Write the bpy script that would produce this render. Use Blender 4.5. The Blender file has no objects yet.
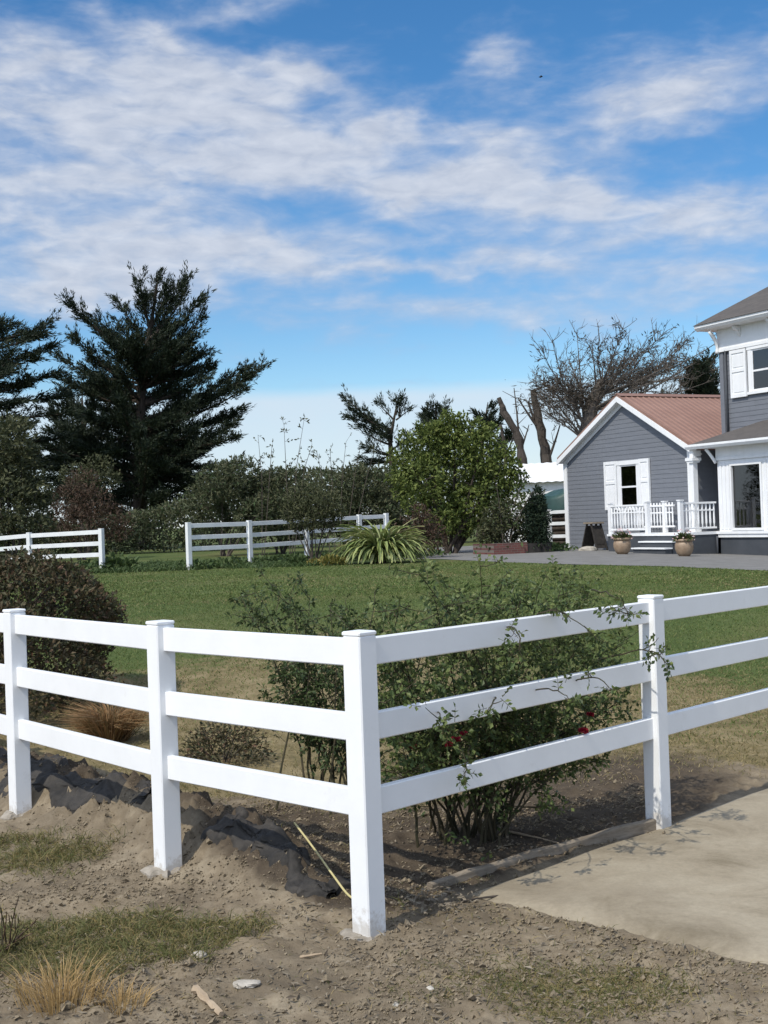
import bpy, math, random
import numpy as np
from math import radians, sin, cos, pi

RNG = np.random.default_rng(11)
random.seed(5)
scene = bpy.context.scene
COL = scene.collection

# ------------------------------------------------------------------ camera
F_PX = 1280.0
CAM_Z = 1.86
ROLL = radians(2.0)
PITCH = math.atan(8.3 / F_PX)
_fw = np.array([0, cos(PITCH), sin(PITCH)])
_u0 = np.array([0, -sin(PITCH), cos(PITCH)])
_x = np.array([1.0, 0, 0])
_r = cos(ROLL) * _x - sin(ROLL) * _u0
_u = cos(ROLL) * _u0 + sin(ROLL) * _x
CAM = np.array([0, 0, CAM_Z])


def ray(px, py):
    return _fw + (px - 384) / F_PX * _r + (512 - py) / F_PX * _u


def at(px, py, Y):
    """point of the place seen in that direction at Y metres from the viewer"""
    d = ray(px, py)
    return CAM + d * (Y / d[1])


def make_camera():
    from mathutils import Matrix
    cd = bpy.data.cameras.new('camera')
    co = bpy.data.objects.new('camera', cd)
    COL.objects.link(co)
    cd.sensor_fit = 'HORIZONTAL'
    cd.sensor_width = 36.0
    cd.lens = 36.0 * F_PX / 768.0
    cd.clip_start = 0.1
    cd.clip_end = 3000
    m = Matrix(((_r[0], _u[0], -_fw[0], 0), (_r[1], _u[1], -_fw[1], 0), (_r[2], _u[2], -_fw[2], CAM_Z), (0, 0, 0, 1)))
    co.matrix_world = m
    scene.camera = co


make_camera()

# ------------------------------------------------------------------ noise + terrain


def _hash(ix, iy, seed):
    n = (ix * 374761393 + iy * 668265263 + seed * 974711) & 0xFFFFFFFF
    n = ((n ^ (n >> 13)) * 1274126177) & 0xFFFFFFFF
    return ((n ^ (n >> 16)) & 0xFFFF) / 65535.0


def vnoise(x, y, seed=0):
    x = np.asarray(x, float); y = np.asarray(y, float)
    ix = np.floor(x).astype(np.int64); iy = np.floor(y).astype(np.int64)
    fx = x - ix; fy = y - iy
    fx = fx * fx * (3 - 2 * fx); fy = fy * fy * (3 - 2 * fy)
    a = _hash(ix, iy, seed); b = _hash(ix + 1, iy, seed); c = _hash(ix, iy + 1, seed); d = _hash(ix + 1, iy + 1, seed)
    return (a * (1 - fx) + b * fx) * (1 - fy) + (c * (1 - fx) + d * fx) * fy


def fbm(x, y, oct=4, seed=0):
    s = 0; a = .5; t = 0
    for k in range(oct):
        s = s + a * vnoise(x, y, seed + k); t += a
        x = np.asarray(x) * 2.03 + 7.1; y = np.asarray(y) * 2.03 + 3.7; a *= .5
    return s / t


def sstep(a, b, x):
    t = np.clip((np.asarray(x, float) - a) / (b - a), 0, 1)
    return t * t * (3 - 2 * t)


def segdist(x, y, a, b):
    a = np.array(a); b = np.array(b); d = b - a
    t = np.clip(((x - a[0]) * d[0] + (y - a[1]) * d[1]) / (d @ d), 0, 1)
    return np.hypot(x - a[0] - t * d[0], y - a[1] - t * d[1]), t


MOUND = [((-4.6, 11.2), (-2.85, 9.35), .20, .22), ((-2.85, 9.35), (-1.8, 8.2), .22, .24), ((-1.8, 8.2), (-1.2, 7.52), .24, .24), ((-1.2, 7.52), (-.83, 7.0), .24, .20), ((-.83, 7.0), (-.3, 6.25), .20, .03)]
FENCE_L = [(-5.0, 11.4), (-3.72, 9.85), (-2.427, 8.286), (-1.209, 6.777), (-.137, 5.696)]
FENCE_R = [(-.137, 5.696), (1.571, 7.468), (3.25, 9.21), (4.93, 10.95)]
PAD0 = np.array([.33, 6.17]); PADF = np.array([.717, -.697]); PADB = np.array([.705, .709])


def soil_w(x, y):
    """1 where the ground is bare soil: in front of and just behind the fence"""
    x = np.asarray(x, float); y = np.asarray(y, float)
    dl = ((x + .137) * .707 + (y - 5.696) * .707)      # + behind the left run
    dr = ((x + .137) * -.70 + (y - 5.696) * .714)      # + behind the right run
    behind = np.minimum(dl, dr + np.maximum(0, x - 1.6) * .9)
    n = fbm(x * 1.3, y * 1.3, 3, 4) - .5
    return 1 - sstep(1.0, 2.0, behind + n * 1.0)


def gh(x, y):
    x = np.asarray(x, float); y = np.asarray(y, float)
    z = .58 * sstep(9, 20, y)
    z = z - .04 * np.clip(x - 6.5, 0, 12) * sstep(20, 30, y)
    z = z + (fbm(x * .5, y * .5, 3, 2) - .5) * .08 * sstep(12, 8, y)
    m = 0
    for a, b, h0, h1 in MOUND:
        d, t = segdist(x, y, a, b)
        m = np.maximum(m, (h0 + (h1 - h0) * t) * np.exp(-(d / .30) ** 2))
    rough = .45 + .9 * sstep(.02, .15, m)
    near = sstep(14, 9, y)
    s = soil_w(x, y) * near
    d1 = fbm(x * 9, y * 9, 4, 9) - .5
    d2 = np.abs(fbm(x * 22, y * 22, 3, 19) - .5)
    z = z + m * (1 + .5 * (fbm(x * 3, y * 3, 3, 31) - .5)) + s * rough * (d1 * .085 + d2 * .085 + np.maximum(0, fbm(x * 13, y * 13, 2, 23) - .52) * .16)
    z = z + (1 - s) * near * (fbm(x * 6, y * 6, 3, 13) - .5) * .03
    # the ground is levelled under the concrete pad
    q0 = (x - PAD0[0]) * PADF[0] + (y - PAD0[1]) * PADF[1]
    q1 = (x - PAD0[0]) * PADB[0] + (y - PAD0[1]) * PADB[1]
    pad = sstep(-.22, -.04, q0) * sstep(.02, .2, q1)
    z = z * (1 - pad) - .02 * pad
    return z


def gz(x, y):
    return float(gh(np.array([x]), np.array([y]))[0])


# ------------------------------------------------------------------ materials


def new_mat(name):
    m = bpy.data.materials.new(name)
    m.use_nodes = True
    nt = m.node_tree
    b = nt.nodes['Principled BSDF']
    return m, nt, b


def N(nt, t, **kw):
    n = nt.nodes.new(t)
    for k, v in kw.items():
        setattr(n, k, v)
    return n


def mix_rgb(nt, fac, a, b, blend='MIX'):
    n = N(nt, 'ShaderNodeMix', data_type='RGBA', blend_type=blend)
    for s, v in (('Factor', fac), ('A', a), ('B', b)):
        sock = [i for i in n.inputs if i.name == s and (i.type == 'RGBA' or s == 'Factor' and i.type == 'VALUE')][0]
        if hasattr(v, 'is_linked') or hasattr(v, 'links'):
            nt.links.new(v, sock)
        elif s == 'Factor':
            sock.default_value = v
        else:
            sock.default_value = (*v, 1)
    return [o for o in n.outputs if o.type == 'RGBA'][0]


def ramp(nt, fac, stops):
    n = N(nt, 'ShaderNodeValToRGB')
    el = n.color_ramp.elements
    while len(el) < len(stops):
        el.new(.5)
    for e, (p, c) in zip(el, stops):
        e.position = p
        e.color = (*c, 1) if not isinstance(c, (int, float)) else (c, c, c, 1)
    nt.links.new(fac, n.inputs[0])
    return n.outputs[0]


def noise(nt, scale, detail=4, rough=.6, vec=None, dist=0):
    n = N(nt, 'ShaderNodeTexNoise')
    n.inputs['Scale'].default_value = scale
    n.inputs['Detail'].default_value = detail
    n.inputs['Roughness'].default_value = rough
    n.inputs['Distortion'].default_value = dist
    if vec is not None:
        nt.links.new(vec, n.inputs['Vector'])
    return n.outputs[0]


def obj_coords(nt, scale=(1, 1, 1)):
    t = N(nt, 'ShaderNodeTexCoord')
    m = N(nt, 'ShaderNodeMapping')
    m.inputs['Scale'].default_value = scale
    nt.links.new(t.outputs['Object'], m.inputs[0])
    return m.outputs[0]


def bump(nt, b, h, strength, dist=.02):
    n = N(nt, 'ShaderNodeBump')
    n.inputs['Strength'].default_value = strength
    n.inputs['Distance'].default_value = dist
    nt.links.new(h, n.inputs['Height'])
    nt.links.new(n.outputs[0], b.inputs['Normal'])


def mottled(name, c0, c1, scale=6, rough=.7, bscale=None, bstr=.3, spec=.3, stretch=(1, 1, 1), lo=.3, hi=.7):
    m, nt, b = new_mat(name)
    v = obj_coords(nt, stretch)
    nz = noise(nt, scale, 5, .65, v)
    nt.links.new(ramp(nt, nz, [(lo, c0), (hi, c1)]), b.inputs['Base Color'])
    b.inputs['Roughness'].default_value = rough
    b.inputs['Specular IOR Level'].default_value = spec
    if bscale:
        bump(nt, b, noise(nt, bscale, 4, .6, v), bstr, .01)
    return m


def foliage(name, cols, trans=.25, rough=.6):
    """every leaf takes its own tint; light passes through a little"""
    m, nt, b = new_mat(name)
    g = N(nt, 'ShaderNodeNewGeometry')
    k = len(cols)
    c = ramp(nt, g.outputs['Random Per Island'], [(i / (k - 1), cols[i]) for i in range(k)])
    nt.links.new(c, b.inputs['Base Color'])
    b.inputs['Roughness'].default_value = rough
    b.inputs['Specular IOR Level'].default_value = .25
    t = N(nt, 'ShaderNodeBsdfTranslucent')
    nt.links.new(c, t.inputs[0])
    mx = N(nt, 'ShaderNodeMixShader')
    mx.inputs[0].default_value = trans
    nt.links.new(b.outputs[0], mx.inputs[1]); nt.links.new(t.outputs[0], mx.inputs[2])
    nt.links.new(mx.outputs[0], nt.nodes['Material Output'].inputs[0])
    return m


M = {}
M['vinyl'] = mottled('white_vinyl', (.76, .77, .77), (.82, .83, .83), 3, .38, 60, .04, .4)


def splash(m):
    nt = m.node_tree; b = nt.nodes['Principled BSDF']
    src = b.inputs['Base Color'].links[0].from_socket
    pos = N(nt, 'ShaderNodeNewGeometry').outputs['Position']; sp = N(nt, 'ShaderNodeSeparateXYZ'); nt.links.new(pos, sp.inputs[0])
    h = N(nt, 'ShaderNodeMath', operation='MULTIPLY_ADD'); nt.links.new(noise(nt, 14, 5, .7, pos), h.inputs[0]); h.inputs[1].default_value = -.42; nt.links.new(sp.outputs[2], h.inputs[2])
    f = ramp(nt, h.outputs[0], [(0, .55), (.07, 0.)])
    sc = N(nt, 'ShaderNodeMath', operation='ADD'); nt.links.new(h.outputs[0], sc.inputs[0]); sc.inputs[1].default_value = .17
    nt.links.new(sc.outputs[0], f.node.inputs[0])
    spots = ramp(nt, noise(nt, 5, 6, .75, pos), [(.62, 0.), (.78, .22)])
    mx = N(nt, 'ShaderNodeMath', operation='MAXIMUM'); nt.links.new(f, mx.inputs[0]); nt.links.new(spots, mx.inputs[1])
    nt.links.new(mix_rgb(nt, mx.outputs[0], src, (.40, .35, .28)), b.inputs['Base Color'])


splash(M['vinyl'])
M['vinyl_old'] = mottled('weathered_white_vinyl', (.64, .65, .64), (.78, .79, .78), 2.5, .5, 40, .05, .3)
M['trim'] = mottled('white_house_paint', (.74, .75, .75), (.82, .82, .82), 2, .5, 30, .08, .35)
M['siding'] = mottled('grey_siding_paint', (.15, .16, .18), (.178, .188, .21), 1.6, .6, 40, .1, .3, (1, 1, 6))

M['skirt'] = mottled('charcoal_skirt_paint', (.05, .056, .065), (.07, .076, .085), 2, .6, 25, .1, .3)
M['metal_roof'] = mottled('rust_red_roof_metal', (.22, .12, .088), (.28, .163, .122), 1.2, .5, 30, .05, .4, (1, .3, 1))
M['bark'] = mottled('grey_brown_bark', (.035, .028, .022), (.075, .06, .048), 3, .9, 8, .8, .1, (3, 3, .6))
M['dead_wood'] = mottled('bleached_dead_wood', (.038, .032, .027), (.10, .085, .072), 2.5, .9, 8, .7, .1, (3, 3, .5))
M['twig'] = mottled('brown_twig', (.045, .037, .03), (.11, .092, .075), 9, .8, None, 0, .15)
M['grey_twig'] = mottled('grey_brown_branch', (.065, .055, .046), (.15, .13, .11), 6, .85, None, 0, .15)
M['cane'] = mottled('green_rose_cane', (.03, .034, .018), (.075, .058, .034), 9, .7, None, 0, .2)
M['timber'] = mottled('weathered_timber', (.16, .13, .095), (.32, .27, .21), 5, .85, 30, .5, .15, (1, 1, 6))
M['stick'] = mottled('bleached_stick', (.28, .21, .14), (.42, .33, .23), 8, .85, 40, .4, .1)
M['fabric'] = mottled('black_landscape_cloth', (.013, .013, .013), (.062, .055, .047), 7, .75, 28, .8, .25)
M['stone'] = mottled('pale_stone', (.30, .27, .22), (.46, .42, .36), 12, .85, 50, .5, .2)
M['footing'] = mottled('rough_concrete', (.22, .19, .15), (.34, .305, .255), 15, .9, 60, .6, .2)
M['terracotta'] = mottled('tan_glazed_clay', (.22, .15, .095), (.34, .25, .17), 5, .5, None, 0, .4)
M['potsoil'] = mottled('potting_soil', (.02, .016, .012), (.06, .045, .03), 30, .95)
M['brick'] = None
M['tarp'] = mottled('dark_green_tarp', (.012, .04, .034), (.03, .075, .062), 2, .45, 4, .3, .4)
M['shed'] = mottled('white_shed_paint', (.66, .66, .65), (.78, .78, .77), 1.2, .55, 20, .1, .3, (6, 6, .6))
M['cord'] = mottled('pale_yellow_cord', (.45, .38, .16), (.55, .48, .25), 20, .6)
M['darkwood'] = mottled('dark_stained_wood', (.02, .018, .016), (.05, .043, .037), 6, .7)
M['petal'] = foliage('red_petal', [(.28, .01, .03), (.42, .02, .06), (.5, .05, .1)], .2, .5)
M['petal_dark'] = foliage('dark_red_petal', [(.16, .006, .015), (.28, .012, .03)], .2, .5)
M['petal_pink'] = foliage('pink_white_petal', [(.6, .35, .36), (.7, .55, .5)], .2, .5)
M['bird'] = mottled('dark_plumage', (.012, .012, .014), (.03, .03, .035), 8, .7)
M['room_shade'] = mottled('room_shade_colour', (.03, .03, .03), (.045, .045, .045), 2, .9)  # shade of an unlit room put into the colour
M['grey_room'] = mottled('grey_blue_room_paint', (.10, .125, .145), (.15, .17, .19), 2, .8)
M['curtain'] = mottled('pale_curtain', (.45, .47, .46), (.6, .6, .58), 3, .8, None, 0, .2, (8, 8, .3))

def streaks(m, amt, tint):
    nt = m.node_tree; b = nt.nodes['Principled BSDF']; src = b.inputs['Base Color'].links[0].from_socket
    f = ramp(nt, noise(nt, 2.2, 6, .7, obj_coords(nt, (3, 3, .35))), [(.48, 0.), (.75, amt)])
    nt.links.new(mix_rgb(nt, f, src, tint), b.inputs['Base Color'])


streaks(M['siding'], .28, (.125, .13, .138)); streaks(M['trim'], .22, (.5, .48, .43)); streaks(M['metal_roof'], .4, (.16, .10, .075))
M['cypress'] = foliage('cypress_green', [(0.0112, 0.019, 0.0116), (0.0167, 0.0276, 0.015), (0.026, 0.038, 0.0183), (0.0371, 0.0449, 0.0216)], .12)
M['cypress_brown'] = foliage('dying_cypress', [(.05, .036, .026), (.07, .055, .04), (.03, .03, .02), (.09, .07, .05)], .12)
M['round_tree'] = foliage('bright_leaf_green', [(0.0569, 0.0823, 0.0198), (0.0948, 0.1272, 0.0297), (0.1423, 0.1796, 0.0429), (0.1898, 0.2169, 0.0578)], .25)
M['olive'] = foliage('olive_leaf', [(0.0403, 0.0483, 0.0225), (0.0725, 0.0805, 0.0354), (0.1127, 0.1127, 0.0547)], .2)
M['hedge'] = foliage('brown_green_hedge', [(0.0439, 0.0547, 0.0279), (0.0799, 0.0911, 0.0439), (0.1198, 0.1184, 0.0639), (0.0639, 0.1024, 0.0399)], .2)
M['redbrown'] = foliage('red_brown_scrub', [(0.065, 0.0416, 0.026), (0.0975, 0.0585, 0.039), (0.052, 0.0455, 0.026)], .15)
M['bronze'] = foliage('bronze_hedge_leaf', [(0.0386, 0.0469, 0.0235), (0.062, 0.062, 0.0304), (0.1174, 0.0856, 0.0469), (0.076, 0.0828, 0.0386), (0.1656, 0.0966, 0.062)], .2)
M['rose'] = foliage('rose_leaf', [(0.0476, 0.0733, 0.027), (0.0735, 0.11, 0.0347), (0.1188, 0.156, 0.0502), (0.1729, 0.2018, 0.0676)], .25, .45)
M['rose_pale'] = foliage('young_rose_leaf', [(0.0396, 0.0594, 0.0198), (0.0594, 0.0891, 0.0297), (0.0891, 0.1188, 0.0446)], .25, .45)
M['conifer'] = foliage('dark_conifer', [(0.014, 0.0252, 0.0154), (0.0224, 0.0392, 0.021), (0.0336, 0.0504, 0.0252)], .1)
M['flax'] = foliage('striped_flax', [(0.1869, 0.2444, 0.0719), (0.3737, 0.4025, 0.1581), (0.1006, 0.1581, 0.0431), (0.5175, 0.4887, 0.2444)], .2, .45)
M['yellow_plant'] = foliage('yellow_green_leaf', [(.12, .13, .03), (.25, .22, .06), (.30, .24, .08)], .25)
M['sedge'] = foliage('copper_sedge', [(0.216, 0.1148, 0.0473), (0.324, 0.189, 0.0878), (0.162, 0.1215, 0.054), (0.405, 0.2565, 0.135)], .25)
M['weed'] = foliage('weed_green', [(0.0375, 0.0625, 0.0213), (0.0625, 0.1, 0.03), (0.0938, 0.125, 0.0438)], .2)
M['lawn_blade'] = foliage('lawn_blade', [(0.0699, 0.1049, 0.0252), (0.0979, 0.1467, 0.0363), (0.1397, 0.1817, 0.0531), (0.1956, 0.1956, 0.0699)], .25)
M['dry_blade'] = foliage('dry_blade', [(0.23, 0.176, 0.085), (0.345, 0.2695, 0.13), (0.1495, 0.132, 0.055), (0.092, 0.1045, 0.035), (0.414, 0.33, 0.17)], .25)
M['straw'] = foliage('straw', [(0.374, 0.25, 0.102), (0.506, 0.35, 0.1615), (0.286, 0.2, 0.085)], .3)
M['fern'] = foliage('dusty_green_blade', [(0.0675, 0.084, 0.025), (0.1148, 0.12, 0.04), (0.1755, 0.156, 0.06), (0.27, 0.204, 0.085)], .25)
M['dead_leaf'] = foliage('dead_leaf', [(.16, .13, .095), (.26, .22, .16), (.10, .08, .06)], .1)
M['white_scrap'] = mottled('pale_scrap', (.38, .35, .29), (.52, .49, .43), 10, .8)
M['clod'] = mottled('soil_clod', (.16, .127, .085), (.27, .222, .155), 9, .95, 45, .8, .05)
M['geranium'] = foliage('pot_plant_leaf', [(.04, .06, .02), (.07, .09, .03), (.12, .09, .05)], .2)


def shingle_mat():
    m, nt, b = new_mat('grey_brown_shingle')
    v = obj_coords(nt)
    br = N(nt, 'ShaderNodeTexBrick')
    nt.links.new(v, br.inputs[0])
    br.inputs['Scale'].default_value = 1
    br.inputs['Brick Width'].default_value = .3
    br.inputs['Row Height'].default_value = .14
    br.inputs['Mortar Size'].default_value = .008
    br.inputs['Color1'].default_value = (.085, .075, .068, 1)
    br.inputs['Color2'].default_value = (.055, .05, .047, 1)
    br.inputs['Mortar'].default_value = (.03, .028, .026, 1)
    nz = noise(nt, 3, 5, .7, v)
    c = mix_rgb(nt, nz, br.outputs[0], (.10, .088, .078))
    nt.links.new(c, b.inputs['Base Color'])
    b.inputs['Roughness'].default_value = .9
    bump(nt, b, noise(nt, 30, 3, .6, v), .4, .01)
    return m


M['shingle'] = shingle_mat()


def brick_mat():
    m, nt, b = new_mat('old_red_brick')
    v = obj_coords(nt)
    sx = N(nt, 'ShaderNodeSeparateXYZ'); nt.links.new(v, sx.inputs[0])
    cx = N(nt, 'ShaderNodeCombineXYZ')
    nt.links.new(sx.outputs[0], cx.inputs[0]); nt.links.new(sx.outputs[2], cx.inputs[1])
    br = N(nt, 'ShaderNodeTexBrick')
    nt.links.new(cx.outputs[0], br.inputs[0])
    br.inputs['Scale'].default_value = 1
    br.inputs['Brick Width'].default_value = .22
    br.inputs['Row Height'].default_value = .075
    br.inputs['Mortar Size'].default_value = .006
    br.inputs['Color1'].default_value = (.16, .055, .045, 1)
    br.inputs['Color2'].default_value = (.09, .04, .035, 1)
    br.inputs['Mortar'].default_value = (.14, .12, .10, 1)
    nt.links.new(br.outputs[0], b.inputs['Base Color'])
    b.inputs['Roughness'].default_value = .9
    return m


M['brick'] = brick_mat()


def glass_mat():
    m, nt, b = new_mat('window_glass')
    tr = N(nt, 'ShaderNodeBsdfTransparent'); tr.inputs[0].default_value = (.75, .78, .78, 1)
    gl = N(nt, 'ShaderNodeBsdfGlossy'); gl.inputs['Roughness'].default_value = .03
    fr = N(nt, 'ShaderNodeFresnel'); fr.inputs[0].default_value = 2.1
    mx = N(nt, 'ShaderNodeMixShader')
    nt.links.new(fr.outputs[0], mx.inputs[0]); nt.links.new(tr.outputs[0], mx.inputs[1]); nt.links.new(gl.outputs[0], mx.inputs[2])
    nt.links.new(mx.outputs[0], nt.nodes['Material Output'].inputs[0])
    return m


M['glass'] = glass_mat()


def ground_mat():
    m, nt, b = new_mat('garden_ground')
    tc = N(nt, 'ShaderNodeNewGeometry').outputs['Position']

    def attr(n):
        a = N(nt, 'ShaderNodeAttribute'); a.attribute_name = n; return a.outputs['Fac']

    def edged(fac, scale, amt, lo=.4, hi=.6):
        nz = noise(nt, scale, 5, .7, tc)
        s = N(nt, 'ShaderNodeMath', operation='SUBTRACT'); nt.links.new(nz, s.inputs[0]); s.inputs[1].default_value = .5
        k = N(nt, 'ShaderNodeMath', operation='MULTIPLY_ADD'); nt.links.new(s.outputs[0], k.inputs[0]); k.inputs[1].default_value = amt; nt.links.new(fac, k.inputs[2])
        return ramp(nt, k.outputs[0], [(lo, 0.), (hi, 1.)])
    lawn = ramp(nt, noise(nt, 1.1, 6, .72, tc), [(.28, (.052, .074, .022)), (.5, (.073, .10, .031)), (.72, (.108, .122, .046))])
    lawn2 = mix_rgb(nt, ramp(nt, noise(nt, .22, 3, .6, tc), [(.45, 0.), (.72, .6)]), lawn, (.165, .135, .06))
    fine = ramp(nt, noise(nt, 45, 3, .7, tc), [(.3, .72), (.7, 1.25)])
    lawn3 = mix_rgb(nt, 1.0, lawn2, fine, 'MULTIPLY')
    dry = ramp(nt, noise(nt, 3.2, 7, .75, tc), [(.3, (.095, .082, .038)), (.48, (.18, .144, .073)), (.68, (.265, .212, .122))])
    soil = ramp(nt, noise(nt, 5, 8, .75, tc), [(.28, (.135, .104, .068)), (.5, (.225, .18, .122)), (.72, (.335, .28, .198))])
    soil = mix_rgb(nt, ramp(nt, noise(nt, 1.3, 5, .7, tc), [(.42, 0.), (.66, .75)]), soil, (.115, .092, .064))
    dark_soil = ramp(nt, noise(nt, 7, 8, .75, tc), [(.3, (.045, .035, .026)), (.7, (.12, .094, .066))])
    c = mix_rgb(nt, edged(attr('green'), 2.2, .9), dry, lawn3)
    c = mix_rgb(nt, edged(attr('soil'), 3.5, .7), c, soil)
    c = mix_rgb(nt, edged(attr('dark_soil'), 3.0, .8, .35, .65), c, dark_soil)
    nt.links.new(c, b.inputs['Base Color'])
    b.inputs['Roughness'].default_value = .95
    b.inputs['Specular IOR Level'].default_value = .1
    bump(nt, b, noise(nt, 60, 5, .75, tc), .7, .012)
    return m


M['ground'] = ground_mat()


def pad_mat():
    m, nt, b = new_mat('dusty_concrete')
    tc = N(nt, 'ShaderNodeNewGeometry').outputs['Position']
    a = ramp(nt, noise(nt, 1.4, 7, .68, tc, .6), [(.32, (.20, .165, .112)), (.5, (.31, .264, .19)), (.68, (.365, .318, .235))])
    c = mix_rgb(nt, 1.0, a, ramp(nt, noise(nt, 40, 5, .8, tc), [(.3, .86), (.7, 1.1)]), 'MULTIPLY')
    cr = N(nt, 'ShaderNodeTexVoronoi', feature='DISTANCE_TO_EDGE'); cr.inputs['Scale'].default_value = .55
    wv = N(nt, 'ShaderNodeVectorMath', operation='MULTIPLY_ADD'); nw = N(nt, 'ShaderNodeTexNoise'); nw.inputs['Scale'].default_value = 3; nw.inputs['Detail'].default_value = 5; nt.links.new(tc, nw.inputs['Vector'])
    nt.links.new(nw.outputs['Color'], wv.inputs[0]); wv.inputs[1].default_value = (.35, .35, 0); nt.links.new(tc, wv.inputs[2]); nt.links.new(wv.outputs[0], cr.inputs['Vector'])
    c = mix_rgb(nt, ramp(nt, cr.outputs['Distance'], [(0, .14), (.006, 0.)]), c, (.12, .10, .075))
    c = mix_rgb(nt, ramp(nt, noise(nt, .9, 6, .65, tc), [(.5, 0.), (.7, .45)]), c, (.19, .155, .11))
    nt.links.new(c, b.inputs['Base Color'])
    b.inputs['Roughness'].default_value = .9
    b.inputs['Specular IOR Level'].default_value = .15
    bump(nt, b, noise(nt, 70, 4, .7, tc), .25, .005)
    return m


M['pad'] = pad_mat()
M['drive'] = mottled('grey_driveway', (.145, .14, .13), (.205, .198, .186), 2.2, .9, 60, .4, .15)

# ------------------------------------------------------------------ object helpers


def link(o, parent=None):
    COL.objects.link(o)
    if parent is not None:
        o.parent = parent
    return o


def tag(o, label=None, cat=None, group=None, kind=None):
    if label: o['label'] = label
    if cat: o['category'] = cat
    if group: o['group'] = group
    if kind: o['kind'] = kind
    return o


def thing(name, loc, label, cat, group=None, rz=0):
    o = bpy.data.objects.new(name, None)
    o.empty_display_size = .1
    COL.objects.link(o)
    o.location = [float(c) for c in loc]
    o.rotation_euler = (0, 0, rz)
    return tag(o, label, cat, group)


def mesh_np(name, V, faces_n, loops, mat, parent=None, off=None, smooth=False):
    V = np.asarray(V, np.float32)
    if off is not None:
        V = V - np.asarray(off, np.float32)
    me = bpy.data.meshes.new(name)
    nf = len(faces_n)
    me.vertices.add(len(V)); me.vertices.foreach_set('co', V.ravel())
    me.loops.add(len(loops)); me.loops.foreach_set('vertex_index', np.asarray(loops, np.int32))
    me.polygons.add(nf)
    st = np.concatenate([[0], np.cumsum(faces_n)[:-1]]).astype(np.int32)
    me.polygons.foreach_set('loop_start', st)
    me.polygons.foreach_set('use_smooth', np.full(nf, bool(smooth)))
    me.materials.append(mat)
    me.update(calc_edges=True)
    me.validate()
    return link(bpy.data.objects.new(name, me), parent)


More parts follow.
